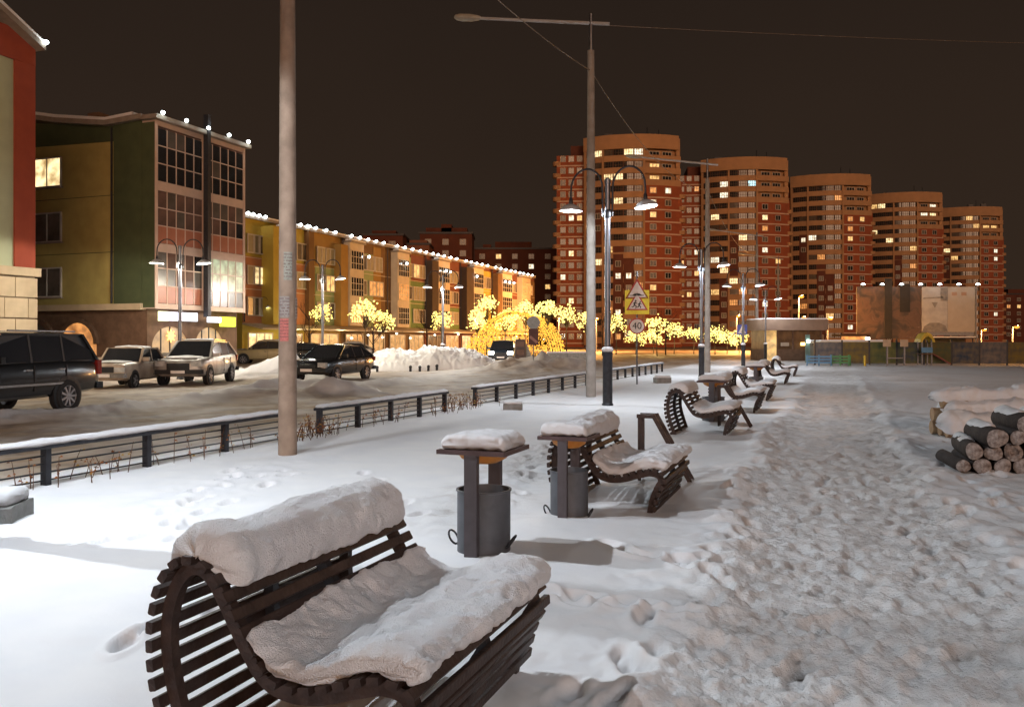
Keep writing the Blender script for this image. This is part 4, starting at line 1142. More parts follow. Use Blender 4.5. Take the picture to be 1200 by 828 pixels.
# ------------------------------------------------------------------ concrete poles
def concrete_pole(label, p, H, arm, r0=.145, papers=False, m=None):
    p = Vector(p); p.z = ground_z(p) - .05
    t = thing('concrete_pole', label, 'pole', p, PHI, None)
    MB().lathe([(r0, -.2), (r0 * .96, 1), (r0 * .82, H * .55), (r0 * .66, H * .905), (r0 * .3, H * .907)], 24).build('shaft', CONCRETE if papers else PALE_CONC, t, 40)
    MB().lathe([(.06, H * .90), (.055, H), (.01, H + .01)], 10).build('mast_tip', GALV, t, 40)
    if arm:
        a = MB().tube([(0, -.55, H - .36), (0, 1.2, H - .06), (0, 3.6, H + .36)], [.055, .052, .045], 8).build('lamp_arm', SHADE, t, 40)
        hd = MB()
        vs = []; ns = 12
        prof = [(3.5, .05, .05), (3.6, .09, .08), (3.85, .15, .11), (4.15, .16, .11), (4.32, .11, .08), (4.38, .03, .03)]
        for y, rx, rzz in prof:
            for j in range(ns):
                q = 2 * math.pi * j / ns
                vs.append((rx * math.cos(q), y, H + .36 + (y - 3.6) * .15 + rzz * math.sin(q) + .01))
        fs = [(i*ns+j, i*ns+(j+1)%ns, (i+1)*ns+(j+1)%ns, (i+1)*ns+j) for i in range(len(prof)-1) for j in range(ns)]
        hd.add(vs, fs + [tuple(range(ns))[::-1], tuple(range((len(prof)-1)*ns, len(prof)*ns))])
        hd.build('lamp_head', mat('lamp_head_plastic', (.45, .42, .36), None, 4, .4), t, 60)
    if papers:
        for z0, z1, a0, a1, c in ((2.02, 2.32, -.7, .45, (.30, .27, .25)), (1.68, 2.0, -.65, .35, (.52, .16, .14)), (2.55, 2.95, -.15, .75, (.30, .30, .26)), (2.0, 2.3, 1.2, 2.1, (.4, .34, .3))):
            mb = MB(); n = 8; rr = r0 * .945 + .006
            base = -PHI + math.pi * .5 + math.pi     # towards the camera
            for i in range(n):
                q0 = base + a0 + (a1 - a0) * i / n; q1 = base + a0 + (a1 - a0) * (i + 1) / n
                v = []
                for z in (z0, z1):
                    for ra in (rr, rr + .002):
                        for q in (q0, q1): v.append((ra * math.cos(q), ra * math.sin(q), z))
                mb.add(v, [(2,3,7,6), (0,2,6,4), (1,5,7,3), (4,6,7,5), (0,1,3,2)])
            o = mb.build('notice', mat('paper_%d' % int(z0 * 100), c, tuple(x * .72 for x in c), 30, .9, detail=1), t)
            # rows of faded print
            pr = MB()
            zz = z1 - .04
            while zz > z0 + .03:
                for i in range(n):
                    if random.random() < .25: continue
                    q0 = base + a0 + (a1 - a0) * (i + .15) / n; q1 = base + a0 + (a1 - a0) * (i + .85) / n
                    r3 = rr + .0035
                    pr.add([(r3 * math.cos(q0), r3 * math.sin(q0), zz), (r3 * math.cos(q1), r3 * math.sin(q1), zz), (r3 * math.cos(q1), r3 * math.sin(q1), zz + .014), (r3 * math.cos(q0), r3 * math.sin(q0), zz + .014)], [(0,1,2,3)])
                zz -= .045
            pr.build('faded_print', mat('faded_ink', (.16, .09, .08), None, 20, .9), o)
    return t
concrete_pole('tall concrete pole in the left foreground with paper notices pasted on', at(337, 12.3), 10.5, True, .135, True)
concrete_pole('concrete pole with long lamp arm behind the near double arm lamp', at(692.5, 25.0), 11.25, True, .15)
concrete_pole('concrete pole with lamp arm touching the second double arm lamp', at(829, 45), 11.3, True, .165)
concrete_pole('thin looking concrete pole left of the kiosk', at(887, 76), 11.3, True, .165)
concrete_pole('furthest concrete pole rising behind the kiosk roof', at(912, 97), 11.3, True, .165)
def wire(label, a, b, sag, r=.012):
    a, b = Vector(a), Vector(b); n = 24
    p = [a.lerp(b, i / n) - Vector((0, 0, sag * 4 * (i / n) * (1 - i / n))) for i in range(n + 1)]
    tag(MB().tube(p, r, 5).build('overhead_wire', mat('wire', (.25, .2, .16), None, 4, .6)), label, 'wire')
P = [at(337, 12.3, 9.6), at(692.5, 25, 9.55), at(829, 45, 9.6), at(887, 76, 9.6), at(912, 97, 9.6)]
wire('sagging wire from the left foreground pole to the pole with the long arm', P[0], P[1], .35)
wire('sagging wire between the pole with the long arm and the next pole', P[1], P[2], .9)
wire('sagging wire further on towards the kiosk poles', P[2], P[3], 1.2)
wire('thin wire crossing the dark sky above the towers', at(690, 25, 10.9), at(1500, 60, 22.5), .3, .01)

# ------------------------------------------------------------------ road signs
def text_mesh(s, size):
    cu = bpy.data.curves.new('t', 'FONT'); cu.body = s; cu.size = size; cu.extrude = .004; cu.align_x = 'CENTER'; cu.align_y = 'CENTER'
    o = bpy.data.objects.new('t', cu); COL.objects.link(o)
    bpy.context.view_layer.update()
    me = bpy.data.meshes.new_from_object(o.evaluated_get(bpy.context.evaluated_depsgraph_get()))
    bpy.data.objects.remove(o); bpy.data.curves.remove(cu)
    return me
SIGN_W = mat('sign_face_white', (.70, .62, .58), (.64, .57, .53), 4, .5)
SIGN_R = mat('sign_red', (.42, .04, .03), (.36, .035, .03), 4, .5)
SIGN_Y = mat('sign_yellow_field', (.80, .62, .02), (.72, .60, .02), 4, .45)
INK = mat('sign_ink', (.02, .02, .02), None, 4, .6)
def tri(cx, cz, r): return [(cx + r * math.sin(2 * math.pi * k / 3), cz + r * math.cos(2 * math.pi * k / 3)) for k in range(3)]
def road_signs():
    D = 32.5; p = at(746.5, D); p.z = ground_z(p)
    t = thing('road_sign_post', 'post with speed bump, children and forty road signs behind the lamp', 'road sign', p, R(-6))
    zz = lambda y: (HORIZON_Y - y) / F_PX * D + CAM_H - p.z
    MB().tube([(0, .05, 0), (0, .05, zz(318))], .032, 8).build('post', GALV, t, 40)
    cz = zz(342); a = MB().prism(tri(0, cz, .52), -.02, .0, 'y').build('warning_sign', SIGN_R, t)
    MB().prism(tri(0, cz, .40), -.026, -.021, 'y').build('sign_face', SIGN_W, a)
    MB().prism([(-.26, cz - .145), (.26, cz - .145), (.26, cz - .115), (.17, cz - .115), (.09, cz - .06), (-.09, cz - .06), (-.17, cz - .115), (-.26, cz - .115)], -.032, -.027, 'y').build('speed_bump_symbol', INK, a)
    cz = zz(354); h = .46
    b = MB().box(-h, h, -.02, 0, cz - h, cz + h).build('children_sign', SIGN_Y, t)
    MB().prism(tri(0, cz - .07, .47), -.026, -.021, 'y').build('sign_border', SIGN_R, b)
    MB().prism(tri(0, cz - .07, .37), -.032, -.027, 'y').build('sign_face', SIGN_W, b)
    fig = MB()
    for s, x0, k in ((1, -.085, 1.0), (1, .09, .85)):
        z0 = cz - .235
        def B(x1, z1, x2, z2, w): fig.bar((x0 + x1 * k, -.036, z0 + z1 * k), (x0 + x2 * k, -.036, z0 + z2 * k), w, .008, up=(0, 1, 0))
        fig.lathe([(.001, -.004), (.032 * k, -.004), (.032 * k, .004), (.001, .004)], 10, Matrix.Translation((x0 + .035 * k, -.036, z0 + .29 * k)) @ Matrix.Rotation(R(90), 4, 'X'))
        B(.02, .25, -.02, .13, .05); B(-.02, .13, .06, .08, .035); B(.06, .08, .03, .0, .03); B(-.02, .13, -.05, .06, .035); B(-.05, .06, -.12, .05, .03)
        B(.015, .235, .09, .18, .026); B(.01, .235, -.07, .18, .026)
    fig.build('running_children_symbol', INK, b)
    cz = zz(382); M = Matrix.Translation((0, 0, cz)) @ Matrix.Rotation(R(90), 4, 'X')
    c = MB().lathe([(.01, -.0), (.31, .0), (.31, .02), (.01, .02)], 32, M).build('speed_limit_sign', SIGN_R, t)
    MB().lathe([(.01, .021), (.262, .021), (.262, .026), (.01, .026)], 32, M).build('sign_face', SIGN_W, c)
    me = text_mesh('40', .36); me.materials.append(INK)
    o = link('number_forty', me, c, (0, -.032, cz), (R(90), 0, 0))
road_signs()
def crossing_sign():
    D = 60; p = at(869.5, D); p.z = ground_z(p)
    t = thing('crossing_sign', 'small blue pedestrian crossing sign far down the promenade', 'road sign', p, 0)
    z = (HORIZON_Y - 386) / F_PX * D + CAM_H
    MB().tube([(0, .05, 0), (0, .05, z + .4)], .03, 8).build('post', GALV, t)
    b = MB().box(-.36, .36, -.02, .01, z - .36, z + .36).build('sign_board', mat('sign_blue', (.07, .10, .35), None, 3, .5), t)
    MB().prism([(-.28, z - .24), (.28, z - .24), (0, z + .27)], -.026, -.021, 'y').build('sign_face', SIGN_W, b)
    MB().bar((-.02, -.03, z - .2), (.02, -.03, z + .05), .06, .006, up=(0, 1, 0)).build('walker_symbol', INK, b)
crossing_sign()
def round_back():
    D = 46; p = at(625, D); p.z = ground_z(p)
    t = thing('traffic_marker_post', 'round sign seen from behind on a dark striped marker post before the golden tunnel', 'road sign', p, R(5))
    z = (HORIZON_Y - 378) / F_PX * D + CAM_H - p.z
    MB().tube([(0, 0, 0), (0, 0, z + .2)], .035, 8).build('post', GALV, t)
    M = Matrix.Translation((0, -.06, z)) @ Matrix.Rotation(R(90), 4, 'X')
    MB().lathe([(.01, -.0), (.35, .0), (.35, .02), (.01, .02)], 28, M).build('sign_back', GREY_CONC, t)
    zb, zt = (HORIZON_Y - 404) / F_PX * D + CAM_H - p.z, z - .32
    pn = MB().box(-.26, .26, -.09, -.05, zb, zt).build('marker_panel', mat('marker_dark', (.09, .035, .03), None, 3, .6), t)
    MB().bar((-.2, -.1, zb + .45), (.2, -.1, zb + .12), .14, .012, up=(0, 1, 0)).build('marker_stripe', mat('marker_stripe', (.32, .16, .13), None, 3, .6), pn)
round_back()
def info_board():
    D = 52; p = at(610, D); p.z = ground_z(p) - .1
    t = thing('board_stand', 'leaning dark notice board on a concrete foot at the road side', 'board', p, R(14))
    MB().prism([(-.42, 0), (.32, 0), (.28, 1.75), (-.30, 1.75)], -.08, .08, 'y').build('board', mat('board_dark', (.12, .085, .075), (.08, .06, .055), 2, .7), t)
    for k in range(3): MB().box(-.27, .2, -.10, -.081, .3 + k * .5, .62 + k * .5).build('notice', mat('notice_brown', (.2, .12, .09), (.14, .08, .06), 5, .7), t)
    MB().prism([(.34, 0), (1.0, 0), (.36, 1.5)], -.05, .05, 'y').build('brace', GREY_CONC, t)
info_board()
def concrete_barrier():
    D = 55; p = at(641, D); p.z = ground_z(p) - .05
    t = thing('concrete_barrier', 'long grey concrete barrier in front of the golden tunnel', 'barrier', p, R(10))
    me = MB().prism([(-.25, 0), (.25, 0), (.12, .35), (.10, .95), (-.10, .95), (-.12, .35)], .01, 1.32, 'x').mesh('barrier_block', [GREY_CONC])
    for k in range(2): link('barrier_block', me, t, (k * 1.33, 0, 0))
    MB().box(.02, 2.64, -.1, .1, .952, 1.03).build('snow_cover', SNOW, t)
concrete_barrier()
# ------------------------------------------------------------------ park benches of curved slats
BL = 1.45
BPATH = [(.06, -.12), (.035, .0), (.01, .14), (-.03, .25), (-.075, .34), (-.04, .425), (.07, .455), (.2, .425), (.33, .385), (.45, .372), (.55, .40), (.62, .48), (.68, .575), (.735, .67), (.79, .75), (.86, .80), (.94, .80),
         (1.01, .745), (1.06, .65), (1.085, .54), (1.085, .42), (1.065, .30), (1.03, .18), (.99, .06), (.95, -.06), (.93, -.14)]
def catmull(p, n=8):
    out = []
    for i in range(len(p) - 1):
        p0, p1, p2, p3 = [np.array(p[min(max(k, 0), len(p) - 1)], float) for k in (i - 1, i, i + 1, i + 2)]
        for j in range(n):
            t = j / n
            out.append(.5 * ((2 * p1) + (-p0 + p2) * t + (2 * p0 - 5 * p1 + 4 * p2 - p3) * t * t + (-p0 + 3 * p1 - 3 * p2 + p3) * t ** 3))
    out.append(np.array(p[-1], float)); return np.array(out)
BC = catmull(BPATH)
BS = np.concatenate([[0], np.cumsum(np.linalg.norm(np.diff(BC, axis=0), axis=1))])
def on_path(s):
    p = np.array([np.interp(s, BS, BC[:, 0]), np.interp(s, BS, BC[:, 1])])
    e = .01
    q = np.array([np.interp(s + e, BS, BC[:, 0]) - np.interp(s - e, BS, BC[:, 0]), np.interp(s + e, BS, BC[:, 1]) - np.interp(s - e, BS, BC[:, 1])])
    q /= np.linalg.norm(q) + 1e-9
    return p, q, np.array([q[1], -q[0]])           # point, tangent, inward normal
SEAT_SNOW = [(-.045, .445), (-.105, .465), (-.115, .515), (-.05, .555), (.06, .56), (.2, .54), (.30, .50), (.40, .462), (.48, .475), (.55, .51), (.60, .55), (.635, .575), (.65, .54), (.62, .49), (.55, .405), (.45, .377), (.33, .39), (.2, .435), (.07, .466), (.0, .455)]
BACK_SNOW = [(.70, .70), (.685, .76), (.70, .84), (.765, .905), (.865, .93), (.965, .905), (1.035, .84), (1.06, .765), (1.03, .74), (.94, .805), (.86, .805), (.79, .755)]
def bench(label, u, v, dense, rz=PHI, dip=-.0):
    p = pt(u, v); p.z = dip
    t = thing('park_bench', label, 'bench', p, rz, 'curved slat benches along the promenade')
    ins = .052
    for x in (.07, BL / 2, BL - .07):
        rib = MB(); vs, n = [], len(BC)
        for i in range(n):
            pp, tg, nn = on_path(BS[i])
            a = pp + nn * .016; c = pp + nn * (.016 + ins)
            for xx in (x - .022, x + .022):
                vs += [(xx, a[0], a[1]), (xx, c[0], c[1])]
        fs = []
        for i in range(n - 1):
            o = i * 4; q = o + 4
            fs += [(o, o+1, q+1, q), (o+2, q+2, q+3, o+3), (o, q, q+2, o+2), (o+1, o+3, q+3, q+1)]
        fs += [(0, 2, 3, 1), (4*n-4, 4*n-3, 4*n-1, 4*n-2)]
        rib.add(vs, fs); rib.build('frame_rib', SLAT if x != BL / 2 else DARK_STEEL, t, 30)
    s = BS[-1]; pitch = .0735; k = int((s - .24) / pitch)
    for i in range(k):
        ss = .20 + i * pitch
        pp, tg, nn = on_path(ss)
        ang = math.atan2(tg[1], tg[0])
        if dense:
            jx = random.uniform(-.006, .006)
        else: jx = 0
        o = link('slat', SLAT_ME, t, (jx, pp[0], pp[1]), (ang, 0, 0))
    for x in (.35, BL - .35): MB().bar((x, .06, -.12), (x, .95, -.12), .04, .04).build('floor_bar', DARK_STEEL, t)
    if dense:
        nx, ns = 230, 150
    else: nx, ns = 46, 40
    sd = int(u * 10)
    loaf(SEAT_SNOW, .005, BL + .03, nx, ns, .030, 9, .07, sd, None, .010 if dense else 0, .03).build('seat_snow', SNOW, t, 80)
    loaf(BACK_SNOW, .02, BL + .0, nx, ns, .020, 7, .09, sd + 3, None, .008 if dense else 0).build('back_snow', SNOW, t, 80)
    return t
SLAT_ME = MB().bbox(0, BL, -.024, .024, -.017, .017, .005).mesh('slat', [SLAT])
random.seed(2)
bench('nearest snow covered slat bench, its ribs and slat ends facing the viewer', 2.63, 1.42, True)
bench('second snow covered slat bench, right behind the second litter bin', 8.15, 1.58, True, dip=-.05)
bench('third slat bench, seen end on beside the third litter bin', 14.95, 1.66, False)
bench('fourth slat bench, its white seat showing right of the third bin', 20.2, 1.6, False)
bench('fifth slat bench, dark against the bright snow', 24.2, 1.6, False)
bench('sixth slat bench, small and far along the path', 33.6, 1.6, False)
bench('seventh slat bench, last one before the kiosk', 41.5, 1.6, False)

# ------------------------------------------------------------------ litter bins with a small roof plate
BIN_POST = mat('bin_post', (.105, .092, .10), (.08, .07, .075), 6, .5, .2)
def litter_bin(label, p, cap_seed, rz=PHI, low=0.0, sc=(1, 1, 1)):
    p = Vector(p); p.z = ground_z(p) - low
    t = thing('litter_bin', label, 'litter bin', p, rz, 'litter bins between the benches')
    t.scale = sc
    n = 40; prof_o = [(.225, -.05), (.225, .475), (.235, .48), (.235, .492), (.215, .492), (.212, .48), (.21, .06), (.02, .05)]
    MB().lathe(prof_o, n).build('bucket', BIN_GREY, t, 40)
    MB().box(-.205, -.19, -.014, .014, .05, .47).build('bucket_seam', BIN_DARK, t)
    for x in (-.262, .262):
        MB().bar((x, 0, -.06), (x, 0, .792), .06, .11, up=(0, 1, 0)).build('post', BIN_POST, t)
    for z in (.13, .40):
        for x in (-.228, .228): MB().bar((x - .01, 0, z), (x + .01, 0, z), .05, .05).build('bracket', BIN_DARK, t)
    MB().box(-.30, .30, -.30, .30, .793, .828).build('roof_plate', PLATE, t)
    MB().lathe([(.03, .695), (.12, .705), (.19, .74), (.225, .792), (.20, .792)], 24).build('ash_bowl', ORANGE, t, 60)
    sec = [(-.27, .83), (-.288, .86), (-.28, .905), (-.22, .94), (0, .95), (.22, .942), (.28, .905), (.288, .86), (.27, .83)]
    loaf(sec, -.28, .29, 70, 90, .018, 11, .06, cap_seed, None, .006, .035).build('snow_cap', SNOW, t, 80)
    for s in (-1, 1):
        lp = [(-.04 + .045 * math.cos(a), s * (.262 + .04 * math.sin(a)), .09 + .045 * math.sin(a) + .02 * math.cos(a)) for a in [2 * math.pi * i / 14 for i in range(15)]]
        MB().tube(lp, .009, 6).build('cable_loop', DARK_STEEL, t, 60)
    return t
litter_bin('nearest litter bin, free standing with a thick white snow cap', at(567, 6.7), 5, sc=(.93, .93, .97))
litter_bin('second litter bin, its plate overlapping the end of the second bench', at(667, 8.15), 8, low=.07, sc=(.80, .80, 1.0))
litter_bin('third litter bin, small behind the third bench', at(836, 17.6), 9)
litter_bin('far litter bin between the fifth and sixth bench', pt(28.6, 2.3), 12)

def slanted_frame(label, u, v):
    p = pt(u, v); p.z = ground_z(p)
    t = thing('slanted_frame', label, 'metal frame', p, PHI, 'slanted frames at the bench ends')
    for x in (-.09, .11):
        MB().bar((x, .0, -.05), (x, .0, .74), .035, .035).build('upright', SLAT, t)
        MB().bar((x, -.16, .78), (x, -.60, .0), .035, .045).build('sloping_bar', SLAT, t)
        MB().bar((x, .03, .762), (x, -.19, .762), .04, .045).build('top_bar', SLAT, t)
    MB().bar((-.07, -.02, .74), (.11, -.02, .74), .03, .03).build('cross_bar', SLAT, t)
slanted_frame('slanted dark metal frame at the far end of the second bench', 10.15, 2.15)
slanted_frame('slanted brown frame leaning down beside the third litter bin', 16.9, 2.05)

# ------------------------------------------------------------------ low fence along the road
FV = 8.4
def fence(label, u0, u1, detail, gap=1.5):
    p = pt(u0, FV)
    t = thing('low_fence', label, 'fence', p, PHI, 'low railings along the road')
    L = u1 - u0; n = max(1, round(L / gap))
    zr = .45
    MB().bbox(0, L, -.09, .09, zr - .025, zr + .025, .01).build('top_rail', DARK_STEEL, t)
    po = MB().box(-.035, .035, -.045, .045, -.1, zr - .026).mesh('post', [DARK_STEEL])
    rod = MB().tube([(0, 0, 0), (L, 0, 0)], .011, 6).mesh('rod', [DARK_STEEL])
    for k in range(n + 1): link('post', po, t, (.05 + (L - .1) * k / n, 0, 0))
    for z in (.06, .15, .25, .34): link('rod', rod, t, (0, 0, z))
    sec = [(-.095, zr + .02), (-.105, zr + .045), (-.08, zr + .075), (0, zr + .088), (.08, zr + .075), (.105, zr + .045), (.095, zr + .02)]
    loaf(sec, 0, L, int(40 + L * 14) if detail else 60, 24 if detail else 16, .014, 5, .08, int(u0)).build('rail_snow', SNOW, t, 80)
fence('nearest stretch of low snow topped railing at the left edge', -2.0, 11.9, True)
fence('short stretch of low railing right of the left foreground pole', 12.75, 18.0, True)
fence('long stretch of low railing ending at the pole with the long arm', 19.7, 30.2, True)
fence('stretch of low railing behind the near double arm lamp', 33.5, 45.0, False)
# dead garden stalks along it
def dry_weeds():
    rnd = random.Random(8); mb = MB()
    for k in range(170):
        u = rnd.choice([rnd.uniform(5, 12), rnd.uniform(11.6, 13.0), rnd.uniform(12, 19), rnd.uniform(17.5, 20)])
        p = pt(u, FV + rnd.gauss(-.15, .16)); p.z = ground_z(p)
        h = rnd.uniform(.12, .42); a = rnd.uniform(0, 6.28); l = rnd.uniform(0, .14)
        top = p + Vector((math.cos(a) * l, math.sin(a) * l, h))
        mb.tube([p, p.lerp(top, .5) + Vector((0, 0, .03)), top], [.006, .005, .003], 4, 0)
        for j in range(rnd.randint(2, 6)):
            c = p.lerp(top, rnd.uniform(.35, 1.0)) + Vector((rnd.gauss(0, .03), rnd.gauss(0, .03), 0)); s = rnd.uniform(.012, .028)
            mb.add([tuple(c + Vector(v) * s) for v in ((1,0,0),(-.6,.8,.2),(-.6,-.8,-.2),(0,0,.8))], [(0,1,3),(1,2,3),(2,0,3),(0,2,1)], None, rnd.choice((0, 1, 1, 2)))
    o = mb.build('dry_weeds', [mat('dry_stalk', (.12, .06, .035), None, 5, .8), mat('rust_leaf', (.28, .10, .03), None, 5, .8), mat('yellow_leaf', (.45, .26, .05), None, 5, .8)])
    tag(o, 'dead brown and yellow weed stalks along the low railing', 'weeds', kind='stuff')
dry_weeds()

# ------------------------------------------------------------------ blocks standing in the snow
def snowy_block(label, p, w, d, h, rz, cap):
    p = Vector(p); p.z = ground_z(p)
    t = thing('concrete_block', label, 'block', p, rz, None)
    b = MB(); b.bbox(-w / 2, w / 2, -d / 2, d / 2, -.1, h, .015); b.build('block', GREY_CONC, t)
    sec = [(-d / 2, h + .002), (-d / 2 - .01, h + .03), (-d / 2 + .03, h + cap * .8), (0, h + cap), (d / 2 - .03, h + cap * .8), (d / 2 + .01, h + .03), (d / 2, h + .002)]
    loaf(sec, -w / 2, w / 2, 40, 36, .012, 10, .06, int(w * 100)).build('snow_cap', SNOW, t, 80)
snowy_block('grey concrete block with snow cap at the left edge', (-4.86, 7.9, 0), .62, .5, .16, .15, .15)
snowy_block('small grey block in the snow behind the nearest bin', at(601, 20.2), .46, .3, .14, .0, .08)
snowy_block('tiny snow topped block right of the road sign post', at(776, 33.5), .6, .4, .2, .2, .1)

# ------------------------------------------------------------------ heap of cleared snow across the road
def snow_heap():
    nx, ny = 150, 70
    L, W = 8.6, 4.0
    xs = np.linspace(-1, 1, nx); ys = np.linspace(-1, 1, ny)
    Xg, Yg = np.meshgrid(xs, ys, indexing='ij')
    prof = np.clip(1 - np.abs(Xg) ** 3.2, 0, 1) * np.clip(1 - np.abs(Yg) ** 2.4, 0, 1)
    ridge = 1.62 * (.80 + .28 * fbm(Xg * 3.2, Yg * .8, 3, 81)) * (1 - .32 * sstep(.25, 1, Xg))
    Z = prof ** .62 * ridge + prof ** .3 * (.34 * np.abs(fbm(Xg * 12, Yg * 6, 4, 83)) + .10 * fbm(Xg * 40, Yg * 20, 3, 85)) - .12
    V = np.stack([Xg * L / 2, Yg * W / 2, Z], -1).reshape(-1, 3)
    fs = [(i*ny+j, (i+1)*ny+j, (i+1)*ny+j+1, i*ny+j+1) for i in range(nx-1) for j in range(ny-1)]
    mb = MB(); mb.add(V.tolist(), fs)
    o = mb.build('snow_heap', mat('heap_snow', (.82, .83, .85), (.70, .70, .70), 2, .7, bump=.5, bscale=9), None, 80, at(506, 49.5, -.05))
    o.rotation_euler = (0, 0, R(12))
    tag(o, 'big white heap of cleared snow across the road', 'snow heap')
snow_heap()
for i, (px, D) in enumerate(((442, 46), (481, 46.2), (492, 46.4), (502, 46.8), (512, 47.2))):
    o = MB().lathe([(.07, -.1), (.07, .2), (.085, .22), (.085, .28), (.05, .33), (.02, .34)], 12).build('kerb_bollard', DARK_STEEL, None, 50, at(px, D, ground_z(at(px, D))))
    tag(o, ['dark kerb bollard at the left foot of the snow heap', 'left one of the four dark bollards before the snow heap', 'second of the four dark bollards before the snow heap', 'third of the four dark bollards before the snow heap', 'rightmost of the four dark bollards before the snow heap'][i], 'bollard', 'kerb bollards at the snow heap')

# ------------------------------------------------------------------ pile of round logs at the right
LOG_END = mat('log_end', (.38, .34, .32), (.13, .10, .09), 22, .85, bump=.5, bscale=40)
BARK = mat('log_bark', (.045, .032, .027), (.025, .018, .016), 9, .9, bump=.6, bscale=25)
def log_pile():
    base = at(1143, 10.5); base.z = ground_z(base)
    rnd = random.Random(6)
    spots = [(-.12, .10, .10), (.12, .09, .11), (.36, .09, .10), (.60, .10, .11), (.84, .10, .11), (1.08, .1, .11),
             (.02, .28, .12), (.26, .26, .11), (.50, .27, .12), (.75, .28, .11), (1.0, .29, .12),
             (.24, .45, .125), (.50, .46, .11), (.76, .45, .125), (1.02, .47, .11), (.62, .62, .125), (.88, .63, .12), (1.1, .64, .12)]
    names = ['round frosty log %s' % s for s in ('lowest at the left tip of the log pile', 'second from the left in the bottom row of the log pile', 'third from the left in the bottom row of the log pile', 'fourth from the left in the bottom row of the log pile', 'fifth from the left in the bottom row of the log pile', 'last in the bottom row of the log pile',
        'leftmost in the second row of the log pile', 'second in the second row of the log pile', 'third in the second row of the log pile, hollow hearted', 'fourth in the second row of the log pile', 'last in the second row of the log pile',
        'leftmost in the third row of the log pile', 'second in the third row of the log pile', 'third in the third row of the log pile', 'last in the third row of the log pile', 'leftmost on top of the log pile', 'second on top of the log pile', 'last on top of the log pile')]
    for k, (x, z, r) in enumerate(spots):
        edge = k in (0, 6, 11, 15, 16, 17)
        t = thing('log', names[k], 'log', base + Vector((x, rnd.uniform(-.05, .08), z)), R(-16) + rnd.uniform(-.06, .06), 'logs in the pile at the right')
        n = 26; L = rnd.uniform(.95, 1.1); ph = rnd.uniform(0, 6)
        r *= rnd.uniform(.86, 1.12); rr = [r * (1 + .07 * math.sin(2 * 6.283 * j / n + ph) + .05 * math.sin(3 * 6.283 * j / n + 2 * ph) + rnd.uniform(-.025, .025)) for j in range(n)]
        vs = []
        for y, q in ((0, .9), (.04, 1.0), (L * .5, 1.02), (L, .97)):
            for j in range(n):
                a = 2 * math.pi * j / n
                vs.append((rr[j] * q * math.cos(a), y, rr[j] * q * math.sin(a)))
        fs = [(i*n+j, i*n+(j+1)%n, (i+1)*n+(j+1)%n, (i+1)*n+j) for i in range(3) for j in range(n)]
        MB().add(vs, fs + [tuple(range(3*n, 4*n))]).build('bark', BARK, t, 50)
        ev = [(rr[j] * .9 * math.cos(2*math.pi*j/n), rnd.uniform(-.012, .0), rr[j] * .9 * math.sin(2*math.pi*j/n)) for j in range(n)]
        ev += [(rr[j] * .5 * math.cos(2*math.pi*j/n), rnd.uniform(-.045, -.02), rr[j] * .5 * math.sin(2*math.pi*j/n)) for j in range(n)]
        ev.append((0, .05 if k == 8 else -.035, 0))
        ef = [(j, (j+1)%n, n+(j+1)%n, n+j) for j in range(n)] + [(n+j, n+(j+1)%n, 2*n) for j in range(n)]
        MB().add(ev, ef).build('cut_end', LOG_END, t, 70)
        if edge and k:
            sec = [(-r * .85, r * .55), (-r * .7, r * .98), (0, r * 1.28), (r * .6, r * 1.05), (r * .8, r * .6), (0, r * .95)]
            sc = loaf(sec, .28, L, 24, 24, .02, 9, .1, k)
            sc.v = [(q[1], q[0], q[2]) for q in sc.v]
            sc.build('snow_cap', SNOW, t, 80)
log_pile()
def timber_stack():
    base = at(1100, 14.6); base.z = ground_z(base)
    t = thing('timber_stack', 'long stack of timbers buried in thick snow behind the log pile', 'timber', base, R(-9))
    rnd = random.Random(9)
    W = mat('pale_timber', (.42, .28, .16), (.30, .19, .11), 9, .8, bump=.3)
    for k, (y, z) in enumerate(((0, .12), (.28, .12), (.56, .12), (.14, .36), (.42, .36), (.28, .60))):
        MB().tube([(.12 + rnd.uniform(-.1, .12), y, z), (3.4, y, z)], .12, 10).build('timber', W, t, 40)
    def lump(y, z, w, h, x0, x1, sd):
        sec = [(y - w, z - h * .4), (y - w * 1.05, z), (y - w * .7, z + h * .7), (y, z + h), (y + w * .7, z + h * .7), (y + w * 1.05, z), (y + w, z - h * .4)]
        loaf(sec, x0, x1, 110, 50, .10, 3.5, .16, sd, None, .02).build('snow_cover', SNOW, t, 80)
    lump(-.12, .22, .20, .20, -.02, 3.5, 31); lump(.10, .44, .19, .22, .12, 3.5, 32); lump(.34, .66, .22, .20, -.05, 3.5, 33); lump(.62, .34, .24, .3, .2, 3.5, 34)
timber_stack()

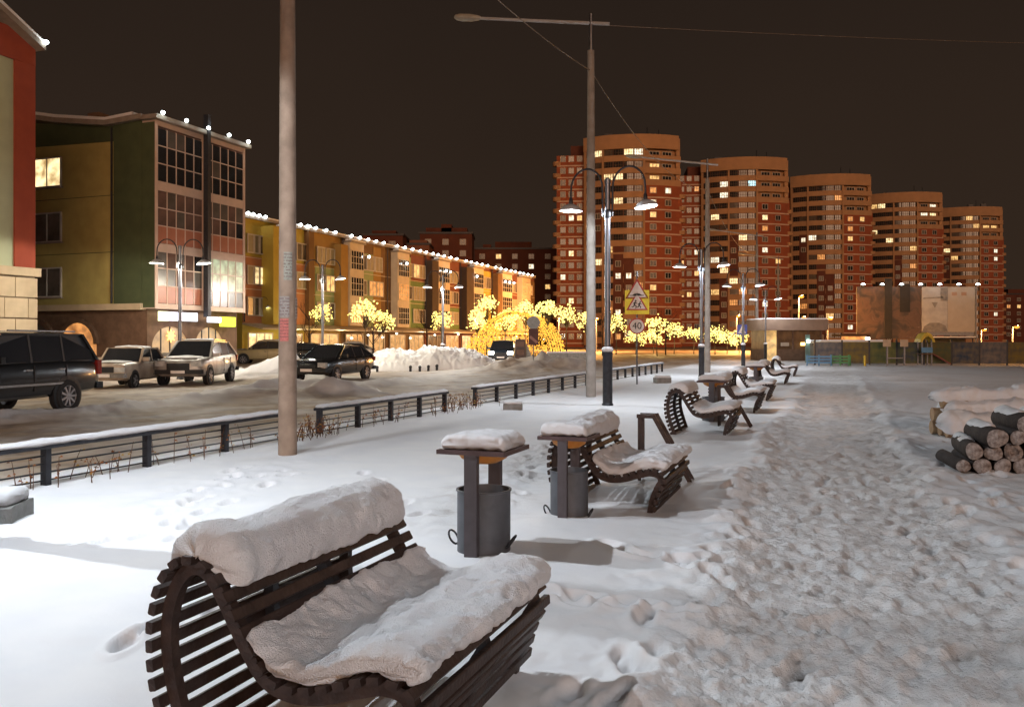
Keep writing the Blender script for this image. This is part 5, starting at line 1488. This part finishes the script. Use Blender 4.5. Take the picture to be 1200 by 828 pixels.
# ------------------------------------------------------------------ bare street trees
def bare_tree(label, px, D, H, seed):
    rnd = random.Random(seed); p = at(px, D); p.z = ground_z(p)
    t = thing('bare_tree', label, 'tree', p, 0, None)
    tr, tw = MB(), MB()
    tr.tube([(0, 0, -.1), (.03, 0, H * .3), (0, .03, H * .55), (.02, 0, H * .8)], [.09, .07, .05, .02], 7)
    def grow(a, d, l, r, lev):
        b = a + d * l
        (tw).tube([a, a.lerp(b, .5) + Vector((rnd.gauss(0, .04), rnd.gauss(0, .04), .03)), b], [r, r * .75, r * .45], 4)
        if lev == 0: return
        for _ in range(3):
            dd = (d + Vector((rnd.gauss(0, .5), rnd.gauss(0, .5), rnd.uniform(-.05, .45)))).normalized()
            grow(a.lerp(b, rnd.uniform(.45, 1)), dd, l * rnd.uniform(.5, .75), r * .55, lev - 1)
    for k in range(9):
        a = rnd.uniform(0, 6.28)
        grow(Vector((0, 0, H * rnd.uniform(.3, .75))), Vector((math.cos(a) * .7, math.sin(a) * .7, .8)).normalized(), H * .24, .025, 2)
    tr.build('trunk', BARK, t, 50); tw.build('crown', BARK, t)
for i, (px, D, H, lab) in enumerate(((362, 66, 4.6, 'bare street tree before the brown edge of the ochre house'), (500, 84, 5.0, 'bare street tree before the dark stair tower'), (437, 64, 4.2, 'bare street tree behind the large blossom tree'), (706, 95, 5, 'bare tree beneath the nearest tower'), (780, 100, 5.5, 'bare tree between the two leftmost towers'))):
    bare_tree(lab, px, D, H, 40 + i)
# ------------------------------------------------------------------ cars
TYRE = mat('tyre', (.02, .02, .021), None, 8, .85)
RIM = mat('wheel_rim', (.35, .35, .37), (.25, .25, .27), 6, .35, .7)
CHROME = mat('chrome', (.55, .55, .56), None, 5, .2, .9)
BLACK_TRIM = mat('black_trim', (.02, .02, .022), None, 6, .5)
HEADL = mat('headlight_glass', (.5, .48, .45), (.3, .3, .3), 6, .15, spec=.8)
TAILL = mat('taillight_glass', (.22, .02, .015), None, 6, .2)
def make_wheel(r, w, spokes):
    ty = MB().lathe([(r * .66, -w / 2), (r * .93, -w / 2), (r, -w * .36), (r, w * .36), (r * .93, w / 2), (r * .66, w / 2), (r * .66, -w / 2)], 28, Matrix.Rotation(R(90), 4, 'X'), 0, False).mesh('tyre', [TYRE], 40)
    rm = MB()
    Mx = Matrix.Rotation(R(90), 4, 'X')
    rm.lathe([(r * .60, -w * .1), (r * .67, -w * .44), (r * .67, w * .44), (r * .62, w * .46), (r * .58, w * .3), (r * .05, w * .22)], 28, Mx)
    for k in range(spokes):
        a = 2 * math.pi * k / spokes
        rm.bar((r * .1 * math.cos(a), -w * .40, r * .1 * math.sin(a)), (r * .63 * math.cos(a), -w * .42, r * .63 * math.sin(a)), r * .13, w * .14, up=(0, 1, 0))
    rm.lathe([(.005, w * .30), (r * .17, w * .36), (r * .14, w * .46), (.005, w * .48)], 14, Mx)
    return ty, rm.mesh('rim', [RIM, TYRE], 40)
def car(name, label, cat, p, rz, spec, paint, group='parked cars', lamps_on=False, snow=True):
    """local x runs from the nose (-) to the tail (+), y to the car's right... symmetrical"""
    p = Vector(p); p.z = ground_z(p)
    t = thing(name, label, cat, p, rz, group)
    L, W = spec['L'], spec['W']; hw = W / 2
    st = spec['body']          # (x fraction, z low, z top, width factor)
    half = []
    vs, ns = [], None
    for xf, zl, zt, wf in st:
        x = -L / 2 + xf * L; w = hw * wf; zm = (zl + zt) / 2
        ring = [(0, zl), (w * .80, zl), (w * .95, zl + .07), (w, zl + (zt - zl) * .38), (w * .985, zl + (zt - zl) * .62), (w * .965, zt - .09), (w * .93, zt - .035), (w * .86, zt), (0, zt + .025)]
        full = ring + [(-a, b) for a, b in ring[-2:0:-1]]
        ns = len(full); vs += [(x, a, b) for a, b in full]
    k = len(st)
    fs = [(i*ns+j, i*ns+(j+1)%ns, (i+1)*ns+(j+1)%ns, (i+1)*ns+j) for i in range(k-1) for j in range(ns)] + [tuple(range(ns-1,-1,-1)), tuple(range((k-1)*ns, k*ns))]
    MB().add(vs, fs).build('body', paint, t, 38)
    # cabin
    (xa, za), (xb, zb), (xc, zc), (xd, zd) = [(-L / 2 + a * L, b) for a, b in spec['cabin']]   # windscreen foot, roof front, roof rear, rear foot
    wb, wr = hw * .90, hw * spec.get('roofw', .74)
    co = MB()
    co.add([(xa, -wb, za - .05), (xa, wb, za - .05), (xb, -wr, zb), (xb, wr, zb), (xc, -wr, zc), (xc, wr, zc), (xd, -wb, zd - .05), (xd, wb, zd - .05)],
           [(0,1,3,2), (2,3,5,4), (4,5,7,6), (0,2,4,6), (1,7,5,3), (0,6,7,1)])
    co.build('cabin', BLACK_TRIM, t)
    def quad(name, pts, m, off, par=t):
        a, b, c, d = [Vector(q) for q in pts]; n = (b - a).cross(d - a).normalized() * off
        mb = MB(); mb.add([a, b, c, d, a + n, b + n, c + n, d + n], [(0,3,2,1), (4,5,6,7), (0,1,5,4), (1,2,6,5), (2,3,7,6), (3,0,4,7)])
        return mb.build(name, m, par)
    lp = lambda A, B, q: Vector(A).lerp(Vector(B), q)
    A0, A1, B0, B1 = (xa, -wb, za), (xa, wb, za), (xb, -wr, zb), (xb, wr, zb)
    quad('windscreen', [lp(A0, A1, .05), lp(A0, A1, .95), lp(B0, B1, .94), lp(B0, B1, .06)], GLASS, -.012)
    D0, D1, C0, C1 = (xd, -wb, zd), (xd, wb, zd), (xc, -wr, zc), (xc, wr, zc)
    quad('rear_window', [lp(D0, D1, .07), lp(D0, D1, .93), lp(C0, C1, .92), lp(C0, C1, .08)], GLASS, .012)
    # roof skin with a crown
    rv, m_ = [], 6
    for i in range(m_ + 1):
        q = i / m_; x = xb + (xc - xb) * q; z = zb + (zc - zb) * q + .05 * math.sin(math.pi * q) * .6
        for j in range(7):
            y = -1 + 2 * j / 6
            rv.append((x + (.03 if i == 0 else 0), y * (wr + .012), z + .006 + .045 * (1 - y * y)))
    rv2 = [(a, b, c - .05) for a, b, c in rv]
    fs = [(i*7+j, i*7+j+1, (i+1)*7+j+1, (i+1)*7+j) for i in range(m_) for j in range(6)]
    o = len(rv); fs += [tuple(o + q for q in f[::-1]) for f in fs]
    for i in range(m_): fs += [(i*7, (i+1)*7, o+(i+1)*7, o+i*7), (i*7+6, o+i*7+6, o+(i+1)*7+6, (i+1)*7+6)]
    for j in range(6): fs += [(j, o+j, o+j+1, j+1), (m_*7+j, m_*7+j+1, o+m_*7+j+1, o+m_*7+j)]
    MB().add(rv + rv2, fs).build('roof', paint, t, 50)
    for s in (-1, 1):
        pw = .075
        MB().bar((xa, s * wb, za - .03), (xb, s * wr, zb + .01), pw, .05).build('pillar', paint, t)
        MB().bar((xd, s * wb, zd - .03), (xc, s * wr, zc + .01), pw * spec.get('cp', 1.6), .06).build('pillar', paint, t)
        MB().bar((xb, s * wr, zb + .012), (xc, s * wr, zc + .012), .05, .04).build('roof_rail', paint, t)
        top = lambda q: Vector((xb + (xc - xb) * q, s * (wr + .008), zb + (zc - zb) * q - .03))
        bot = lambda q: Vector((xa + (xd - xa) * q, s * (wb + .006), za + (zd - za) * q + .02))
        cuts = spec.get('cuts', [.07, .42, .74, .93])
        def bq(xw):      # bottom point at a given x
            q = (xw - xa) / (xd - xa); return bot(min(max(q, 0), 1))
        for i in range(len(cuts) - 1):
            q0, q1 = cuts[i] + .012, cuts[i + 1] - .012
            xx0, xx1 = xa + (xd - xa) * q0, xa + (xd - xa) * q1
            def up(xw):
                if xw < xb: q = (xw - xa) / (xb - xa); return Vector((xw, s * (wb + (wr - wb) * q + .007), za + (zb - za) * q - .03))
                if xw > xc: q = (xw - xd) / (xc - xd); return Vector((xw, s * (wb + (wr - wb) * q + .007), zd + (zc - zd) * q - .03))
                q = (xw - xb) / (xc - xb); return Vector((xw, s * (wr + .008), zb + (zc - zb) * q - .03))
            quad('side_window', [bq(xx0), bq(xx1), up(xx1), up(xx0)], GLASS, s * -.01)
            if i: 
                xm = xa + (xd - xa) * cuts[i]
                MB().bar(bq(xm) + Vector((0, s * .006, -.02)), up(xm) + Vector((0, s * .006, .03)), .055, .02, up=(0, 1, 0)).build('pillar', paint if spec.get('bp') else BLACK_TRIM, t)
                MB().box(xm - .006, xm + .006, min(s * (hw * .975), s * (hw * 1.004)), max(s * (hw * .975), s * (hw * 1.004)), st[2][1] + .15, za - .05).build('door_seam', BLACK_TRIM, t)
                MB().box(xm - .24, xm - .08, min(s * hw * .98, s * (hw * 1.0 + .025)), max(s * hw * .98, s * (hw + .025)), za - .17, za - .135).build('door_handle', CHROME, t)
        # mirror
        mx = xa + (xd - xa) * .10
        MB().box(mx - .06, mx + .06, min(s * (hw * .92), s * (hw + .18)), max(s * (hw * .92), s * (hw + .18)), za + .02, za + .16).build('mirror', paint, t)
        # lights
        f = spec['nose']
        MB().box(-L/2 - .015, -L/2 + .16, min(s * hw * f[0], s * hw * f[1]), max(s * hw * f[0], s * hw * f[1]), f[2], f[3]).build('headlight', glow('headlight_on', (1, .95, .8), 25) if lamps_on else HEADL, t)
        g = spec['tail']
        MB().box(L/2 - .14, L/2 + .012, min(s * hw * g[0], s * hw * g[1]), max(s * hw * g[0], s * hw * g[1]), g[2], g[3]).build('taillight', TAILL, t)
    r, ww = spec['wheel']
    ty, rm = make_wheel(r, ww, spec.get('spokes', 7))
    for xf in spec['axles']:
        for s in (-1, 1):
            x = -L / 2 + xf * L; y = s * (hw - ww * .38)
            MB().lathe([(r * 1.17, -.02), (r * 1.17, .012), (r * 1.06, .014), (.02, .01)], 24, Matrix.Translation((x, s * (hw * .985), r * 1.03)) @ Matrix.Rotation(R(90) * (1 if s < 0 else -1), 4, 'X')).build('wheel_arch', BLACK_TRIM, t, 40)
            w_ = thing_part('wheel', t, (x, y, r - .02), (0, 0, 0 if s < 0 else math.pi))
            link('tyre', ty, w_); link('rim', rm, w_)
    fg = spec['grille']
    MB().box(-L/2 - .012, -L/2 + .06, -hw * fg[0], hw * fg[0], fg[1], fg[2]).build('grille', BLACK_TRIM, t)
    zl = st[1][1]
    MB().bbox(-.001, .0, 0, 0, 0, 0, 0) if False else None
    for nm, xx in (('front_bumper', -L/2 - .04), ('rear_bumper', L/2 - .10)):
        mb = MB(); mb.add([(xx, -hw*.92, zl + .08), (xx + .14, -hw*.99, zl + .08), (xx + .14, hw*.99, zl + .08), (xx, hw*.92, zl + .08), (xx, -hw*.92, zl + .24), (xx + .14, -hw*.99, zl + .24), (xx + .14, hw*.99, zl + .24), (xx, hw*.92, zl + .24)],
            [(0,3,2,1),(4,5,6,7),(0,1,5,4),(1,2,6,5),(2,3,7,6),(3,0,4,7)]); mb.build(nm, spec.get('bumper', paint), t)
    MB().box(-L/2 - .055, -L/2 - .041, -.26, .26, zl + .10, zl + .21).build('number_plate', SIGN_W, t)
    MB().box(L/2 + .042, L/2 + .055, -.26, .26, zl + .30, zl + .41).build('number_plate', SIGN_W, t)
    if spec.get('strip'):
        for s in (-1, 1): MB().box(-L*.28, L*.24, min(s*hw*.99, s*(hw+.02)), max(s*hw*.99, s*(hw+.02)), spec['strip'], spec['strip'] + .05).build('side_trim', CHROME, t)
    if spec.get('rack'):
        for s in (-1, 1): MB().bar((xb + .3, s * wr * .92, zb + .085), (xc - .15, s * wr * .92, zc + .085), .04, .035).build('roof_rack', CHROME, t)
    if snow:
        za0, za1 = st[2][2], st[3][2]; xh0, xh1 = -L / 2 + .07 * L, xa - .12
        hs = [(-hw * .78, za0 + .02), (-hw * .7, za0 + .05), (0, za0 + .085), (hw * .7, za0 + .05), (hw * .78, za0 + .02), (0, za0 + .015)]
        loaf(hs, xh0, xh1, 30, 30, .014, 4, .12, int(L * 77), lambda x: (x - xh0) / (xh1 - xh0) * (za1 - za0) * .9).build('bonnet_snow', SNOW, t, 80)
        sec = [(-wr * .9, zb + .035), (-wr * .86, zb + .075), (0, zb + .115), (wr * .86, zb + .075), (wr * .9, zb + .035), (0, zb + .05)]
        loaf(sec, xb + .12, xc - .06, 36, 30, .012, 5, .15, int(L * 100)).build('roof_snow', SNOW, t, 80)
    return t
def thing_part(name, parent, loc, rot):
    o = bpy.data.objects.new(name, None); COL.objects.link(o); o.parent = parent; o.location = loc; o.rotation_euler = rot; o.empty_display_size = .1
    return o
SUV = dict(L=4.95, W=1.95, body=[(0, .50, .92, .80), (.02, .42, 1.0, .93), (.08, .38, 1.10, .99), (.25, .36, 1.17, 1.0), (.5, .36, 1.20, 1.0), (.8, .38, 1.22, 1.0), (.95, .44, 1.20, .98), (.99, .5, 1.12, .93), (1.0, .58, 1.0, .88)],
    cabin=[(.26, 1.17), (.39, 1.83), (.90, 1.82), (.985, 1.20)], roofw=.78, nose=(.55, .93, .80, .98), tail=(.74, .97, .85, 1.20), wheel=(.39, .26), axles=(.185, .76), grille=(.5, .66, .98), cuts=[.10, .40, .68, .96], strip=.66, rack=True, spokes=9)
LADA = dict(L=4.1, W=1.62, body=[(0, .42, .80, .93), (.012, .32, .86, .98), (.10, .28, .90, 1.0), (.30, .27, .93, 1.0), (.55, .27, .95, 1.0), (.78, .28, .95, 1.0), (.95, .32, .91, .99), (.99, .36, .88, .97), (1.0, .44, .82, .95)],
    cabin=[(.31, .93), (.42, 1.40), (.70, 1.40), (.82, .95)], roofw=.80, nose=(.50, .95, .60, .76), tail=(.70, .97, .60, .80), wheel=(.30, .17), axles=(.175, .765), grille=(.48, .58, .78), cuts=[.08, .48, .83], bumper=CHROME, bp=True, spokes=5)
CROSS = dict(L=4.55, W=1.85, body=[(0, .46, .82, .74), (.02, .36, .90, .90), (.08, .32, 1.0, .98), (.27, .31, 1.07, 1.0), (.5, .31, 1.10, 1.0), (.8, .33, 1.14, 1.0), (.94, .40, 1.13, .97), (.99, .48, 1.05, .90), (1.0, .58, .95, .85)],
    cabin=[(.24, 1.06), (.42, 1.66), (.82, 1.62), (.975, 1.14)], roofw=.74, nose=(.52, .92, .72, .92), tail=(.66, .96, .86, 1.10), wheel=(.36, .23), axles=(.19, .78), grille=(.46, .56, .84), cuts=[.12, .44, .70, .90], bumper=BLACK_TRIM, rack=True)
SEDAN = dict(L=4.45, W=1.82, body=[(0, .44, .72, .72), (.02, .34, .80, .90), (.08, .30, .88, .98), (.28, .29, .97, 1.0), (.5, .29, 1.0, 1.0), (.8, .30, 1.04, 1.0), (.94, .36, 1.04, .97), (.99, .44, .98, .90), (1.0, .54, .88, .85)],
    cabin=[(.24, .96), (.44, 1.47), (.76, 1.44), (.965, 1.03)], roofw=.70, nose=(.55, .92, .62, .80), tail=(.66, .96, .80, .98), wheel=(.33, .21), axles=(.19, .79), grille=(.42, .48, .70), cuts=[.14, .46, .72, .90])
PB = mat('paint_black', (.012, .014, .016), (.016, .018, .02), 3, .22, .2, spec=.6, coat=.6)
PL = mat('paint_cream', (.46, .37, .28), (.27, .20, .15), 2.2, .42, .0, spec=.5, coat=.3)
PS = mat('paint_silver', (.46, .44, .41), (.25, .21, .18), 2.2, .38, .2, spec=.5, coat=.5)
PT = mat('paint_tan', (.35, .27, .14), (.3, .23, .12), 3, .35, .2, coat=.4)
# nose of the near jeep points down the road to the left
car('parked_jeep', 'big black off road car with roof rails parked at the left edge', 'car', at(-12, 19.3), PHI + R(8), SUV, PB, snow=False)
car('parked_sedan', 'old boxy cream sedan parked behind the black off road car', 'car', at(152, 31.6), PHI + R(20), LADA, PL)
car('parked_crossover', 'silver crossover dusted with snow under the shop signs', 'car', at(233, 34.2), PHI + R(22), CROSS, PS)
car('parked_hatchback', 'black hatchback parked behind the left foreground pole', 'car', at(391, 36.2), PHI + R(4) , SEDAN, PB, snow=False)
car('parked_crossover', 'tan car in the car park left of the foreground pole', 'car', at(311, 62), R(8), CROSS, PT)
car('parked_sedan', 'dark car in the car park right behind the foreground pole', 'car', at(352, 63), R(2), SEDAN, PB, snow=False)
car('parked_sedan', 'pale car at the far side of the car park behind the black hatchback', 'car', at(408, 74), R(5), SEDAN, PS)
car('oncoming_car', 'dark car coming up the road with its headlights on', 'car', at(590, 62), PHI + R(16), CROSS, mat('paint_blue', (.03, .04, .055), None, 3, .3, .2, coat=.5), lamps_on=True, snow=False)
for px, D in ((300, 73), (316, 74), (390, 70), (425, 66), (433, 78), (455, 72)):
    pass
